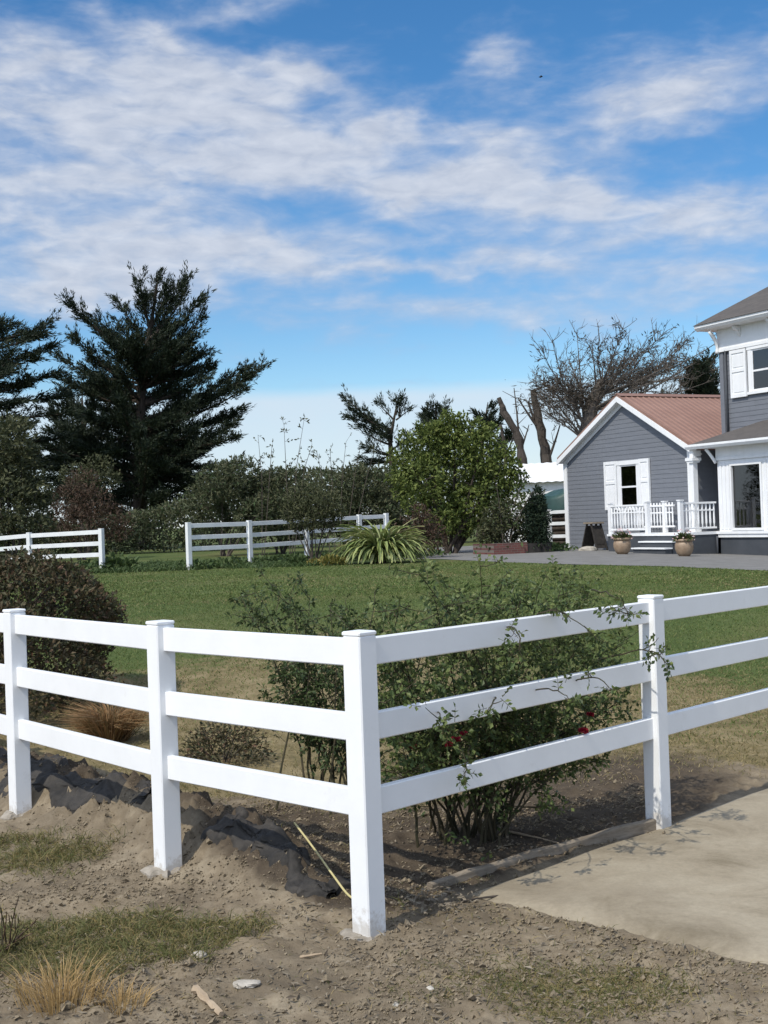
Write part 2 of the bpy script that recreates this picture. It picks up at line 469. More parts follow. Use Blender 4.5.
class MB:
    """collects shapes of one part"""

    def __init__(s):
        s.v = []; s.f = []; s.n = 0

    def add(s, V, Fs):
        V = np.asarray(V, float)
        s.v.append(V)
        s.f += [tuple(i + s.n for i in f) for f in Fs]
        s.n += len(V)

    def box(s, a, b, bev=0.0):
        x0, y0, z0 = a; x1, y1, z1 = b
        if bev <= 0:
            s.add([(x0, y0, z0), (x1, y0, z0), (x1, y1, z0), (x0, y1, z0), (x0, y0, z1), (x1, y0, z1), (x1, y1, z1), (x0, y1, z1)],
                  [(0, 3, 2, 1), (4, 5, 6, 7), (0, 1, 5, 4), (1, 2, 6, 5), (2, 3, 7, 6), (3, 0, 4, 7)])
        else:
            s.beam(np.array([(x0 + x1) / 2, (y0 + y1) / 2, z0]), np.array([(x0 + x1) / 2, (y0 + y1) / 2, z1]), x1 - x0, y1 - y0, bev, (1, 0, 0))

    def beam(s, p, q, w, h, bev=.004, side=None):
        """bar with chamfered edges from p to q; w along side, h across"""
        p = np.asarray(p, float); q = np.asarray(q, float)
        d = (q - p); L = np.linalg.norm(d); d = d / L
        if side is None:
            side = np.cross(d, (0, 0, 1.)); side = side / np.linalg.norm(side)
        side = np.asarray(side, float); side = side - d * (side @ d); side /= np.linalg.norm(side)
        up = np.cross(side, d)
        b = bev
        prof = [(-w / 2 + b, -h / 2), (w / 2 - b, -h / 2), (w / 2, -h / 2 + b), (w / 2, h / 2 - b), (w / 2 - b, h / 2), (-w / 2 + b, h / 2), (-w / 2, h / 2 - b), (-w / 2, -h / 2 + b)]
        k = 1 - 2 * b / min(w, h)
        rings = []
        for t, sc in ((0, k), (b, 1), (L - b, 1), (L, k)):
            rings += [p + d * t + side * a * sc + up * c * sc for a, c in prof]
        Fs = [tuple(range(8)), tuple(range(31, 23, -1))]
        for r in range(3):
            for i in range(8):
                j = (i + 1) % 8
                Fs.append((r * 8 + j, r * 8 + i, (r + 1) * 8 + i, (r + 1) * 8 + j))
        s.add(rings, Fs)

    def tube(s, P, R, sides=6, cap=True):
        P = np.asarray(P, float); n = len(P)
        R = np.broadcast_to(np.asarray(R, float), (n,))
        T = np.gradient(P, axis=0); T /= np.linalg.norm(T, axis=1)[:, None] + 1e-9
        ref = np.array([0, 0, 1.]) if abs(T[0][2]) < .8 else np.array([1., 0, 0])
        a = np.cross(T, ref); a /= np.linalg.norm(a, axis=1)[:, None] + 1e-9
        b = np.cross(T, a)
        th = np.arange(sides) * 2 * pi / sides
        V = (P[:, None] + R[:, None, None] * (np.cos(th)[None, :, None] * a[:, None] + np.sin(th)[None, :, None] * b[:, None])).reshape(-1, 3)
        Fs = []
        for r in range(n - 1):
            for i in range(sides):
                j = (i + 1) % sides
                Fs.append((r * sides + i, r * sides + j, (r + 1) * sides + j, (r + 1) * sides + i))
        if cap:
            Fs.append(tuple(range(sides - 1, -1, -1))); Fs.append(tuple((n - 1) * sides + i for i in range(sides)))
        s.add(V, Fs)

    def lathe(s, c, prof, sides=20):
        V = []; n = len(prof)
        for r, z in prof:
            for i in range(sides):
                t = 2 * pi * i / sides
                V.append((c[0] + r * cos(t), c[1] + r * sin(t), c[2] + z))
        Fs = [tuple(range(sides - 1, -1, -1)), tuple((n - 1) * sides + i for i in range(sides))]
        for k in range(n - 1):
            for i in range(sides):
                j = (i + 1) % sides
                Fs.append((k * sides + i, k * sides + j, (k + 1) * sides + j, (k + 1) * sides + i))
        s.add(V, Fs)

    def quad(s, *p):
        s.add(p, [tuple(range(len(p)))])

    def prism(s, poly, axis, a, b):
        """poly of 2-D points extruded along axis ('x','y','z') from a to b"""
        n = len(poly)
        def put(u, v, w):
            return {'x': (w, u, v), 'y': (u, w, v), 'z': (u, v, w)}[axis]
        V = [put(u, v, a) for u, v in poly] + [put(u, v, b) for u, v in poly]
        Fs = [tuple(range(n)), tuple(range(2 * n - 1, n - 1, -1))] + [(i, i + n, (i + 1) % n + n, (i + 1) % n) for i in range(n)]
        s.add(V, Fs)

    def build(s, name, mat, parent=None, off=None, smooth=False, fixn=True, weld=False):
        V = np.concatenate(s.v)
        if off is not None:
            V = V - np.asarray(off, float)
        me = bpy.data.meshes.new(name)
        me.from_pydata(V.tolist(), [], s.f)
        me.materials.append(mat)
        if smooth:
            me.polygons.foreach_set('use_smooth', np.ones(len(me.polygons), bool))
        if fixn:
            import bmesh
            bm = bmesh.new(); bm.from_mesh(me)
            if weld: bmesh.ops.remove_doubles(bm, verts=bm.verts, dist=1e-5)
            bmesh.ops.recalc_face_normals(bm, faces=bm.faces)
            bm.to_mesh(me); bm.free()
        me.update()
        return link(bpy.data.objects.new(name, me), parent)


def unit(v):
    v = np.asarray(v, float)
    return v / (np.linalg.norm(v, axis=-1, keepdims=True) + 1e-9)


def rdir(n, flat=1.0):
    v = RNG.normal(size=(n, 3)); v[:, 2] *= flat
    return unit(v)


class Leaves:
    """collects leaf-shaped faces (four corners, folded along the midrib)"""

    def __init__(s):
        s.V = []

    def add(s, P, D, L, W, fold=.12, wide=.45):
        P = np.asarray(P, float); n = len(P)
        if n == 0: return
        D = unit(D)
        L = np.broadcast_to(np.asarray(L, float), (n,))[:, None]; W = np.broadcast_to(np.asarray(W, float), (n,))[:, None]
        sd = unit(np.cross(D, rdir(n) + np.array([0, 0, .6])))
        up = np.cross(sd, D)
        V = np.stack([P, P + D * L * wide + sd * W / 2 + up * L * fold, P + D * L, P + D * L * wide - sd * W / 2 + up * L * fold], axis=1)
        s.V.append(V.reshape(-1, 3))

    def build(s, name, mat, parent=None, off=None):
        V = np.concatenate(s.V)
        n = len(V) // 4
        return mesh_np(name, V, np.full(n, 4), np.arange(4 * n), mat, parent, off)


class Blades:
    """grass blades: a bent strip of two faces each"""

    def __init__(s):
        s.V = []

    def add(s, P, D, L, W, droop=.35):
        P = np.asarray(P, float); n = len(P)
        if n == 0: return
        D = unit(D)
        L = np.broadcast_to(np.asarray(L, float), (n,))[:, None]; W = np.broadcast_to(np.asarray(W, float), (n,))[:, None]
        sd = unit(np.cross(D, rdir(n)))
        out = D * np.array([1, 1, 0]); out = unit(out + 1e-4)
        mid = P + D * L * .55
        tip = P + D * L * .92 + out * L * droop * .5 - np.array([0, 0, 1]) * L * droop * .45
        V = np.stack([P - sd * W / 2, P + sd * W / 2, mid + sd * W * .42, tip, mid - sd * W * .42], axis=1)
        s.V.append(V.reshape(-1, 3))

    def build(s, name, mat, parent=None, off=None):
        V = np.concatenate(s.V); n = len(V) // 5
        base = (np.arange(n) * 5)[:, None]
        loops = (base + np.array([0, 1, 2, 4, 4, 2, 3])).ravel()
        fn = np.tile([4, 3], n)
        return mesh_np(name, V, fn, loops, mat, parent, off)


def curve(a, b, lift, n=8, jit=0.0):
    a = np.asarray(a, float); b = np.asarray(b, float)
    m = (a + b) / 2 + np.array([0, 0, lift]) * np.linalg.norm(b - a) + RNG.normal(size=3) * jit
    t = np.linspace(0, 1, n)[:, None]
    return (1 - t) ** 2 * a + 2 * t * (1 - t) * m + t * t * b


# ------------------------------------------------------------------ sky, sun
SUN_AZ = (-.655, -.756); SUN_EL = radians(50)


def make_light():
    w = bpy.data.worlds.new('World'); scene.world = w; w.use_nodes = True
    nt = w.node_tree
    for n in list(nt.nodes): nt.nodes.remove(n)
    out = N(nt, 'ShaderNodeOutputWorld'); bg = N(nt, 'ShaderNodeBackground')
    sky = N(nt, 'ShaderNodeTexSky', sky_type='NISHITA')
    sky.sun_disc = False
    sky.sun_elevation = SUN_EL
    sky.sun_rotation = math.atan2(SUN_AZ[0], SUN_AZ[1])
    sky.air_density = 1.0; sky.dust_density = 0.0; sky.ozone_density = 3.5
    hsv = N(nt, 'ShaderNodeHueSaturation'); hsv.inputs['Saturation'].default_value = 1.28; hsv.inputs['Value'].default_value = 1.02
    nt.links.new(sky.outputs[0], hsv.inputs['Color'])
    tc = N(nt, 'ShaderNodeTexCoord'); sep = N(nt, 'ShaderNodeSeparateXYZ'); nt.links.new(tc.outputs['Generated'], sep.inputs[0])

    def math_(op, a, b=None, c=None, clamp=False):
        n = N(nt, 'ShaderNodeMath', operation=op); n.use_clamp = clamp
        for i, v in enumerate((a, b, c)):
            if v is None: continue
            if isinstance(v, (int, float)): n.inputs[i].default_value = v
            else: nt.links.new(v, n.inputs[i])
        return n.outputs[0]
    az = math_('ARCTAN2', sep.outputs[0], sep.outputs[1]); el = math_('ARCSINE', sep.outputs[2])
    cv = N(nt, 'ShaderNodeCombineXYZ'); nt.links.new(az, cv.inputs[0]); nt.links.new(el, cv.inputs[1])
    V = cv.outputs[0]

    def mapped(sx, sy, ox=0, oy=0):
        m = N(nt, 'ShaderNodeMapping'); m.inputs['Scale'].default_value = (sx, sy, 1); m.inputs['Location'].default_value = (ox, oy, 0)
        m.inputs['Rotation'].default_value = (0, 0, radians(6))
        nt.links.new(V, m.inputs[0]); return m.outputs[0]
    # warp so the cloud edges wander
    wn = N(nt, 'ShaderNodeTexNoise'); wn.inputs['Scale'].default_value = 1; wn.inputs['Detail'].default_value = 6
    nt.links.new(mapped(16, 26), wn.inputs['Vector'])
    ws = N(nt, 'ShaderNodeVectorMath', operation='SUBTRACT'); nt.links.new(wn.outputs['Color'], ws.inputs[0]); ws.inputs[1].default_value = (.5, .5, .5)
    wm = N(nt, 'ShaderNodeVectorMath', operation='MULTIPLY_ADD'); nt.links.new(ws.outputs[0], wm.inputs[0]); wm.inputs[1].default_value = (.08, .045, 0); nt.links.new(V, wm.inputs[2])
    WV = wm.outputs[0]
    # cloud banks where the photograph has them (direction, spread, tilt, amount)
    banks = [(70, 85, 200, 48, 8, 1.0), (230, 130, 130, 30, 14, .78), (60, 190, 190, 36, 4, .86), (40, 258, 170, 26, 0, .72), (240, 258, 150, 20, -3, .66),
             (300, 165, 80, 16, 6, .55), (388, 128, 40, 15, 0, .66), (472, 140, 50, 16, 12, .55), (430, 182, 110, 18, 5, .62),
             (560, 198, 130, 22, 4, .76), (700, 216, 120, 18, 4, .68), (672, 104, 112, 32, -14, .74), (492, 62, 32, 14, -5, .60),
             (415, 268, 90, 10, 2, .74), (610, 264, 150, 13, 3, .46), (245, 8, 75, 12, 0, .62), (285, 75, 70, 11, 20, .46),
             (90, 296, 130, 16, 0, .56), (330, 306, 170, 14, 2, .38), (620, 300, 170, 18, 2, .40), (430, 378, 150, 5, 2, .34),
             (600, 50, 240, 50, 5, .28), (730, 272, 80, 10, 0, .40), (480, 322, 260, 26, 2, .36), (600, 240, 190, 14, 4, .42), (540, 110, 130, 20, -8, .30), (690, 160, 80, 9, 6, .26), (150, 40, 90, 10, 25, .40)]
    S = None
    for px, py, rx, ry, ang, amp in banks:
        d = unit(ray(px, py)); a0 = math.atan2(d[0], d[1]); e0 = math.asin(d[2])
        m = N(nt, 'ShaderNodeMapping', vector_type='TEXTURE')
        m.inputs['Location'].default_value = (a0, e0, 0); m.inputs['Rotation'].default_value = (0, 0, radians(2 - ang)); m.inputs['Scale'].default_value = (rx / F_PX * 1.15, ry / F_PX * 1.25, 1)
        nt.links.new(WV, m.inputs[0])
        q = N(nt, 'ShaderNodeVectorMath', operation='DOT_PRODUCT'); nt.links.new(m.outputs[0], q.inputs[0]); nt.links.new(m.outputs[0], q.inputs[1])
        g = math_('POWER', .3679, q.outputs['Value'])
        S = math_('MULTIPLY', g, amp) if S is None else math_('MULTIPLY_ADD', g, amp, S)
    S = math_('MINIMUM', S, 1.05)
    # added cloud cover outside this view, put in to raise the fill light
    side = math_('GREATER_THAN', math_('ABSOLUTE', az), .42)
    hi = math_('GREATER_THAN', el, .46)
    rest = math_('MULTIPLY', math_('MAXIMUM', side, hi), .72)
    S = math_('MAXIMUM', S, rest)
    def nz(sx, sy, det, rough, ox=0):
        n = N(nt, 'ShaderNodeTexNoise'); n.inputs['Scale'].default_value = 1; n.inputs['Detail'].default_value = det; n.inputs['Roughness'].default_value = rough
        n.inputs['Distortion'].default_value = .35
        nt.links.new(mapped(sx, sy, ox), n.inputs['Vector']); return n.outputs['Fac']
    n1 = nz(11, 29, 8, .56); n2 = nz(34, 92, 6, .55, 3)
    k = math_('MULTIPLY_ADD', math_('SUBTRACT', n1, .5), 1.35, S)
    k = math_('MULTIPLY_ADD', math_('SUBTRACT', n2, .5), .45, k)
    alpha = N(nt, 'ShaderNodeMapRange', interpolation_type='SMOOTHSTEP'); nt.links.new(k, alpha.inputs['Value'])
    alpha.inputs['From Min'].default_value = .16; alpha.inputs['From Max'].default_value = 1.16; alpha.inputs['To Max'].default_value = .9
    # pale bank low on the horizon
    d = unit(ray(384, 389)); e1 = math.asin(d[2])
    wob = math_('MULTIPLY_ADD', math_('SUBTRACT', nz(6, 20, 4, .6, 9), .5), .012, el)
    low = N(nt, 'ShaderNodeMapRange', interpolation_type='SMOOTHSTEP'); nt.links.new(wob, low.inputs['Value'])
    low.inputs['From Min'].default_value = e1 + .006; low.inputs['From Max'].default_value = e1 - .008
    lowm = math_('MULTIPLY', low.outputs[0], math_('MULTIPLY_ADD', n1, .5, .55), None, True)
    ctop = mix_rgb(nt, ramp(nt, n2, [(.3, 0.), (.7, 1.)]), (4.1, 4.5, 5.35), (5.5, 5.8, 6.45))
    ccol = mix_rgb(nt, ramp(nt, k, [(.35, 0.), (.95, 1.)]), (3.3, 4.0, 5.5), ctop)
    # cloud colour brightened towards the sun, as added fill on shaded faces
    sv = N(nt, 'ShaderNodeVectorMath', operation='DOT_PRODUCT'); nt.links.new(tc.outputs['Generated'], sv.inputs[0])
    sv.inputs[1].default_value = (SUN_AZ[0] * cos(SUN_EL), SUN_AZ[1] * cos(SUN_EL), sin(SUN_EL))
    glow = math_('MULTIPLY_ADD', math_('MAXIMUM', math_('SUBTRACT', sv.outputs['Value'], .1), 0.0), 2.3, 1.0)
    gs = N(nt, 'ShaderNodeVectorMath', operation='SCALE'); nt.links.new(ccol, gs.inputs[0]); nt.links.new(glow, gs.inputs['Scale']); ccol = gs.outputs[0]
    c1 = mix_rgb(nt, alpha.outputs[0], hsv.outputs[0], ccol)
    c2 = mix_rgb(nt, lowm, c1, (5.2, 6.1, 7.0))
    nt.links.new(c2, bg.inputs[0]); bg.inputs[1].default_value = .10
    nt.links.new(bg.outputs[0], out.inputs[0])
    from mathutils import Vector
    sd = bpy.data.lights.new('sun', 'SUN'); sd.energy = 2.8; sd.angle = radians(.53); sd.color = (1, .94, .83)
    so = bpy.data.objects.new('sun', sd); COL.objects.link(so)
    v = Vector((SUN_AZ[0] * cos(SUN_EL), SUN_AZ[1] * cos(SUN_EL), sin(SUN_EL)))
    so.rotation_euler = v.to_track_quat('Z', 'Y').to_euler(); so.location = v * 60


make_light()

# ------------------------------------------------------------------ ground


def make_ground():
    def axis(lo, hi, step, far_lo, far_hi, k):
        a = list(np.arange(lo, hi + 1e-6, step))
        s = step; x = hi
        while x < far_hi:
            s = min(s * k, 60); x += s; a.append(x)
        s = step; x = lo; pre = []
        while x > far_lo:
            s = min(s * k, 60); x -= s; pre.append(x)
        return np.array(pre[::-1] + a)
    xs = axis(-3.6, 4.2, .024, -1500, 1500, 1.10)
    ys = axis(4.2, 10.6, .024, -300, 2400, 1.05)
    Xg, Yg = np.meshgrid(xs, ys)
    Z = gh(Xg, Yg)
    V = np.stack([Xg.ravel(), Yg.ravel(), Z.ravel()], 1)
    nx, ny = len(xs), len(ys)
    i = np.arange(nx - 1)[None, :] + np.arange(ny - 1)[:, None] * nx
    loops = np.stack([i, i + 1, i + 1 + nx, i + nx], -1).ravel()
    nf = (nx - 1) * (ny - 1)
    o = mesh_np('ground', V, np.full(nf, 4), loops, M['ground'], None, None, True)
    o['kind'] = 'structure'
    x, y = Xg.ravel(), Yg.ravel()
    soil = soil_w(x, y) * sstep(12.5, 10.5, y)
    green = sstep(10.5, 21, y + (fbm(x * .35, y * .35, 3, 41) - .5) * 7 + np.clip(x, 0, 4) * 1.0)
    # worn green patches in the soil in front of the fence
    g2 = sstep(.15, .95, np.exp(-((x + 1.45) ** 2 / .35 + (y - 5.65) ** 2 / .06)) + np.exp(-((x - .75) ** 2 / .22 + (y - 5.0) ** 2 / .05)))
    soil = soil * (1 - .55 * g2)
    dl = (x + .137) * .707 + (y - 5.696) * .707; dr = (x + .137) * -.70 + (y - 5.696) * .714
    behind = np.minimum(dl, dr)
    dark_soil = sstep(.0, .35, behind) * sstep(2.2, 1.0, behind) * sstep(-1.6, -.6, x) * sstep(3.2, 1.4, x)  # darker soil tone in a band behind the fence
    dark_soil = np.maximum(dark_soil, .8 * sstep(.35, .6, dl) * sstep(1.8, .9, dl) * sstep(-.3, -.8, x))
    for n, a in (('soil', soil), ('green', green), ('dark_soil', dark_soil)):
        at_ = o.data.attributes.new(n, 'FLOAT', 'POINT')
        at_.data.foreach_set('value', a.astype(np.float32))


make_ground()


def make_pad():
    nu, nv = 90, 110
    u = np.linspace(-.17, 4.6, nu); v = np.linspace(0, 6.5, nv)
    Ug, Vg = np.meshgrid(u, v)
    x = PAD0[0] + PADF[0] * Ug + PADB[0] * Vg; y = PAD0[1] + PADF[1] * Ug + PADB[1] * Vg
    n = fbm(x * 3, y * 3, 4, 77) - .5
    # front edge (v=0) and timber edge (u=0) run ragged under the loose soil
    e = np.minimum(Vg + n * .14, (Ug + .17) * 1.5 + n * .05 + .02)
    z = -.03 + .045 * sstep(-.02, .22, e) + (fbm(x * 1.2, y * 1.2, 3, 78) - .5) * .02
    V = np.stack([x.ravel(), y.ravel(), z.ravel()], 1)
    i = np.arange(nu - 1)[None, :] + np.arange(nv - 1)[:, None] * nu
    loops = np.stack([i, i + 1, i + 1 + nu, i + nu], -1).ravel()
    o = mesh_np('concrete_driveway', V, np.full((nu - 1) * (nv - 1), 4), loops, M['pad'], None, None, True)
    o['kind'] = 'structure'


make_pad()


def make_house_drive():
    edge = [at(360, 560, 43.5), at(440, 561, 40.0), at(505, 564, 35.2), at(570, 567, 32.2), at(668, 569.5, 29.0), at(768, 572, 26.3), at(900, 578, 21.5)]
    far = [at(360, 550, 50), at(440, 549, 56), at(505, 549, 58), at(570, 549, 58), at(668, 549, 58), at(768, 549, 58), at(900, 549, 58)]
    ne = 60; nf_ = 24
    t = np.linspace(0, len(edge) - 1, ne)
    E = np.stack([np.interp(t, range(len(edge)), [p[k] for p in edge]) for k in range(2)], 1)
    Fp = np.stack([np.interp(t, range(len(far)), [p[k] for p in far]) for k in range(2)], 1)
    s = np.linspace(0, 1, nf_)[:, None, None] ** 1.5
    G = E[None] * (1 - s) + Fp[None] * s
    z = gh(G[..., 0], G[..., 1]) + .012
    V = np.concatenate([G, z[..., None]], -1).reshape(-1, 3)
    i = np.arange(ne - 1)[None, :] + np.arange(nf_ - 1)[:, None] * ne
    loops = np.stack([i, i + 1, i + 1 + ne, i + ne], -1).ravel()
    o = mesh_np('driveway', V, np.full((ne - 1) * (nf_ - 1), 4), loops, M['drive'])
    o['kind'] = 'structure'


make_house_drive()

# ------------------------------------------------------------------ fences


def fence(name, posts, label, tops, H, rail_h=.125, pw=.112, rw=.042, mat='vinyl', footings=(), zf=gz, ends=(0, 0), rails_from=0):
    """posts: ground points (x, y[, z]); rails run from post to post"""
    P = []
    for p in posts:
        z = p[2] if len(p) > 2 else 0.0
        P.append(np.array([p[0], p[1], z]))
    base = P[len(P) // 2]
    root = thing(name, base, label, 'fence')
    n = len(P)
    for i, p in enumerate(P):
        d = unit((P[min(i + 1, n - 1)] - P[max(i - 1, 0)]) * np.array([1, 1, 0]))
        if 0 < i < n - 1:
            d1 = unit((P[i + 1] - P[i]) * np.array([1, 1, 0])); d0 = unit((P[i] - P[i - 1]) * np.array([1, 1, 0]))
            if d0 @ d1 < .6: d = d1
        m = MB(); m.beam(p - (0, 0, .25), p + (0, 0, H - .02), pw, pw, .006, d)
        po = m.build('post', M[mat], root, base)
        c = MB(); c.beam(p + (0, 0, H - .02), p + (0, 0, H), pw + .003, pw + .003, .005, d)
        c.build('post_cap', M[mat], po, base)
        if i in footings:
            V = []; sd = 26
            f = MB()
            prof = [(1.0, -.06), (1.0, -.022), (.8, -.004), (.0, .006)]
            for r, z in prof:
                for k in range(sd):
                    t = 2 * pi * k / sd
                    rr = r * (.045 + .075 * vnoise(cos(t) * 2.2 + i * 3, sin(t) * 2.2 + 9, 5) + .05 * vnoise(cos(t) * 7, sin(t) * 7 + i, 6))
                    V.append((p[0] + rr * cos(t), p[1] + rr * sin(t), gz(p[0], p[1]) + z + .02 * vnoise(cos(t) * 5 + r * 9, sin(t) * 5, 7)))
            Fs = [(k * sd + q, k * sd + (q + 1) % sd, (k + 1) * sd + (q + 1) % sd, (k + 1) * sd + q) for k in range(3) for q in range(sd)]
            f.add(V, Fs); f.build('concrete_footing', M['footing'], po, base)
    for i in range(n - 1):
        a, b = P[i], P[i + 1]; d = unit((b - a) * np.array([1, 1, 0])); o0 = d * (pw / 2 - .012)
        for t in tops:
            r = MB(); r.beam(a + o0 + (0, 0, t - rail_h / 2), b - o0 + (0, 0, t - rail_h / 2), rw, rail_h, .005)
            r.build('rail', M[mat], root, base)
    return root


def back(p, nx, ny, k=.075):
    return (p[0] + nx * k, p[1] + ny * k)


near_posts = [back(p, -.12, .99) for p in FENCE_L[:-1]] + [(-.137 + .005, 5.696 + .085)] + [back(p, -.25, .95, .08) for p in FENCE_R[1:]]
fence('rail_fence', near_posts, 'white three-rail vinyl fence in the foreground, turning a corner beside the concrete driveway', (1.33, .99, .65), 1.365, footings=(2, 3, 4))


def far_fence(pxs, label, mat='vinyl_old', H=1.37, tops=(1.33, .98, .64)):
    posts = []
    for px, py, Y in pxs:
        p = at(px, py, Y); posts.append((p[0], p[1], p[2] - H))
    return fence('rail_fence', posts, label, tops, H, mat=mat, rail_h=.13, pw=.135)


far_fence([(-52, 539.5, 41.6), (29, 532.5, 40.3), (101, 528.5, 38.9)], 'short white rail fence run at far left, ending at the grass opening')
far_fence([(188, 522.3, 38.1), (249, 520.4, 39.6), (306, 517.5, 41.2), (359, 514.5, 42.8), (386, 513.2, 43.6)], 'white rail fence run across the lawn, passing behind the striped flax clump')
far_fence([(549, 509.5, 50.6), (569, 508.5, 49.5)], 'narrow white rail panel closing the gap beside the grey gabled wing', H=1.55, tops=(1.5, 1.05, .55))

# ------------------------------------------------------------------ farmhouse
HA = radians(-63.2)
HO = at(568.5, 547.5, 48.0)
HZ = .35
_hA = np.array([cos(HA), sin(HA)]); _hB = np.array([-sin(HA), cos(HA)])


def hw(X, Y):
    return HO[:2] + _hA * X + _hB * Y


house = thing('farmhouse', (HO[0], HO[1], HZ), 'grey weatherboard farmhouse with white trim, rust red gabled wing and white porch', 'house', rz=HA)
HOFF = (0, 0, HZ)


def hb(m, name, mat, parent=None, smooth=False):
    return m.build(name, M[mat], parent or house, HOFF, smooth)


def clap(xl, xr, z0, z1, y, e=.155):
    m = MB(); z = z0
    while z < z1 - 1e-3:
        zt = min(z + e, z1)
        a0, a1 = xl(z), xr(z); b0, b1 = xl(zt), xr(zt)
        if b1 - b0 < .02: b0 = b1 = (b0 + b1) / 2; b1 += .01
        m.add([(a0, y - .014, z), (a1, y - .014, z), (b1, y - .004, zt), (b0, y - .004, zt), (a0, y + .02, z), (a1, y + .02, z)],
              [(0, 1, 2, 3), (4, 5, 1, 0)])
        z = zt
    return m


def make_house():
    # ---- gabled wing
    RZ = 5.93; EZ = 3.85; XC = 3.6; sl = (RZ - EZ) / 3.9
    top = lambda x: RZ - .16 - abs(x - XC) * sl
    zlo = .3
    def xl(z): return max(0.0, XC - (RZ - .16 - z) / sl)
    def xr(z): return min(7.05, XC + (RZ - .16 - z) / sl)
    w = clap(xl, xr, zlo, RZ - .2, 0)
    w.prism([(0, .1), (7.05, .1), (7.05, top(7.05)), (XC, RZ - .16), (0, top(0))], 'y', .02, 9.0)
    wall = hb(w, 'wall', 'siding'); wall['label'] = 'grey lapped siding wall of the gabled wing'
    for x in (.0, 7.05):
        m = MB(); m.box((x - .09 if x < 1 else x - .12, -.05, .3), (x + .12 if x < 1 else x + .09, .03, top(x) - .02)); hb(m, 'corner_board', 'trim')
    # roof slopes with raised ribs
    ys = np.arange(-.25, 9.01, .05)
    EX = {-1: 3.78, 1: 4.02}
    for sgn in (-1, 1):
        m = MB(); V = []
        prof = [.03 if (i % 5 == 0) else 0.0 for i in range(len(ys))]
        for y, h in zip(ys, prof):
            V += [(XC, y, RZ + .03 + h), (XC + sgn * EX[sgn], y, RZ + .03 - EX[sgn] * sl + h), (XC + sgn * EX[sgn], y, RZ - .03 - EX[sgn] * sl), (XC, y, RZ - .03)]
        n = len(ys)
        Fs = []
        for i in range(n - 1):
            for k in range(3): Fs.append((i * 4 + k, i * 4 + k + 1, i * 4 + 4 + k + 1, i * 4 + 4 + k))
        Fs += [(0, 1, 2, 3), tuple((n - 1) * 4 + k for k in (3, 2, 1, 0))]
        m.add(V, Fs); r = hb(m, 'roof', 'metal_roof'); r['label'] = 'rust red metal roof slope of the wing'
        if sgn == 1:
            c = MB(); c.prism([(XC - .2, RZ - .03), (XC, RZ + .085), (XC + .2, RZ - .03), (XC, RZ + .05)], 'y', -.27, 9.0); hb(c, 'ridge_cap', 'metal_roof', r)
        # rake board and soffit
        m = MB(); x1 = XC + sgn * EX[sgn]
        m.prism([(XC, RZ - .035), (x1, RZ - .035 - EX[sgn] * sl), (x1, RZ - .22 - EX[sgn] * sl), (XC, RZ - .22)], 'y', -.285, -.245); hb(m, 'rake_board', 'trim')
        m = MB(); m.prism([(XC, RZ - .14), (x1, RZ - .14 - EX[sgn] * sl), (x1, RZ - .17 - EX[sgn] * sl), (XC, RZ - .17)], 'y', -.243, -.005); hb(m, 'soffit', 'trim')
        m = MB(); m.prism([(XC, RZ - .175), (x1 - sgn * .3, RZ - .175 - (EX[sgn] - .3) * sl), (x1 - sgn * .3, RZ - .36 - (EX[sgn] - .3) * sl), (XC, RZ - .36)], 'y', -.06, -.024); hb(m, 'frieze_board', 'trim')

    def window(x0, x1, z0, z1, y, fw=.14, curtain=None):
        m = MB()
        m.box((x0 - fw, y - .07, z0), (x0, y + .05, z1)); m.box((x1, y - .07, z0), (x1 + fw, y + .05, z1))
        m.box((x0 - fw - .03, y - .085, z1), (x1 + fw + .03, y + .05, z1 + fw)); m.box((x0 - fw - .05, y - .10, z0 - .09), (x1 + fw + .05, y + .05, z0))
        fr = hb(m, 'window', 'trim')
        zm = (z0 + z1) / 2 - .02
        s = MB()
        for a, b in ((z0, z0 + .06), (z1 - .05, z1), (zm - .03, zm + .03)): s.box((x0 + .05, y - .05, a), (x1 - .05, y - .01, b))
        s.box((x0, y - .052, z0), (x0 + .05, y - .01, z1)); s.box((x1 - .05, y - .052, z0), (x1, y - .01, z1)); hb(s, 'sash', 'trim', fr)
        g = MB(); g.box((x0 + .04, y - .034, z0 + .05), (x1 - .04, y - .028, z1 - .04)); hb(g, 'pane', 'glass', fr)
        k = MB(); k.box((x0 - .02, y - .006, z0), (x1 + .02, y - .002, z1)); hb(k, 'room_backing', 'room_shade', fr)  # thin dark sheet behind the pane, room shade painted into its colour
        return fr

    def shutter(x0, x1, z0, z1, y):
        m = MB(); m.box((x0, y - .075, z0), (x1, y - .03, z1))
        zm = (z0 + z1) / 2 + .1
        for a, b in ((z0 + .17, zm - .11), (zm + .11, z1 - .17)):
            m.box((x0 + .14, y - .088, a), (x1 - .14, y - .076, b))
        for a, b in ((x0, x0 + .085), (x1 - .085, x1)): m.box((a, y - .1, z0), (b, y - .074, z1))
        for a, b in ((z0, z0 + .11), (zm - .05, zm + .05), (z1 - .11, z1)): m.box((x0 + .087, y - .1, a), (x1 - .087, y - .074, b))
        hb(m, 'shutter', 'trim')
    window(3.36, 4.30, 2.0, 3.50, 0, .15)
    shutter(2.48, 3.19, 1.95, 3.66, 0); shutter(4.47, 5.0, 1.95, 3.66, 0)

    # ---- two-storey block
    XM, YM = 7.3, 1.2
    w = clap(lambda z: XM, lambda z: 13.2, .3, 7.1, YM)
    w.box((XM, YM + .02, .3), (13.2, 9.5, 7.78))
    mw = hb(w, 'wall', 'siding'); mw['label'] = 'grey siding wall of the two-storey block'
    m = MB(); m.box((XM - .02, YM - .05, .3), (XM + .16, YM - .005, 7.0)); hb(m, 'corner_board', 'siding')
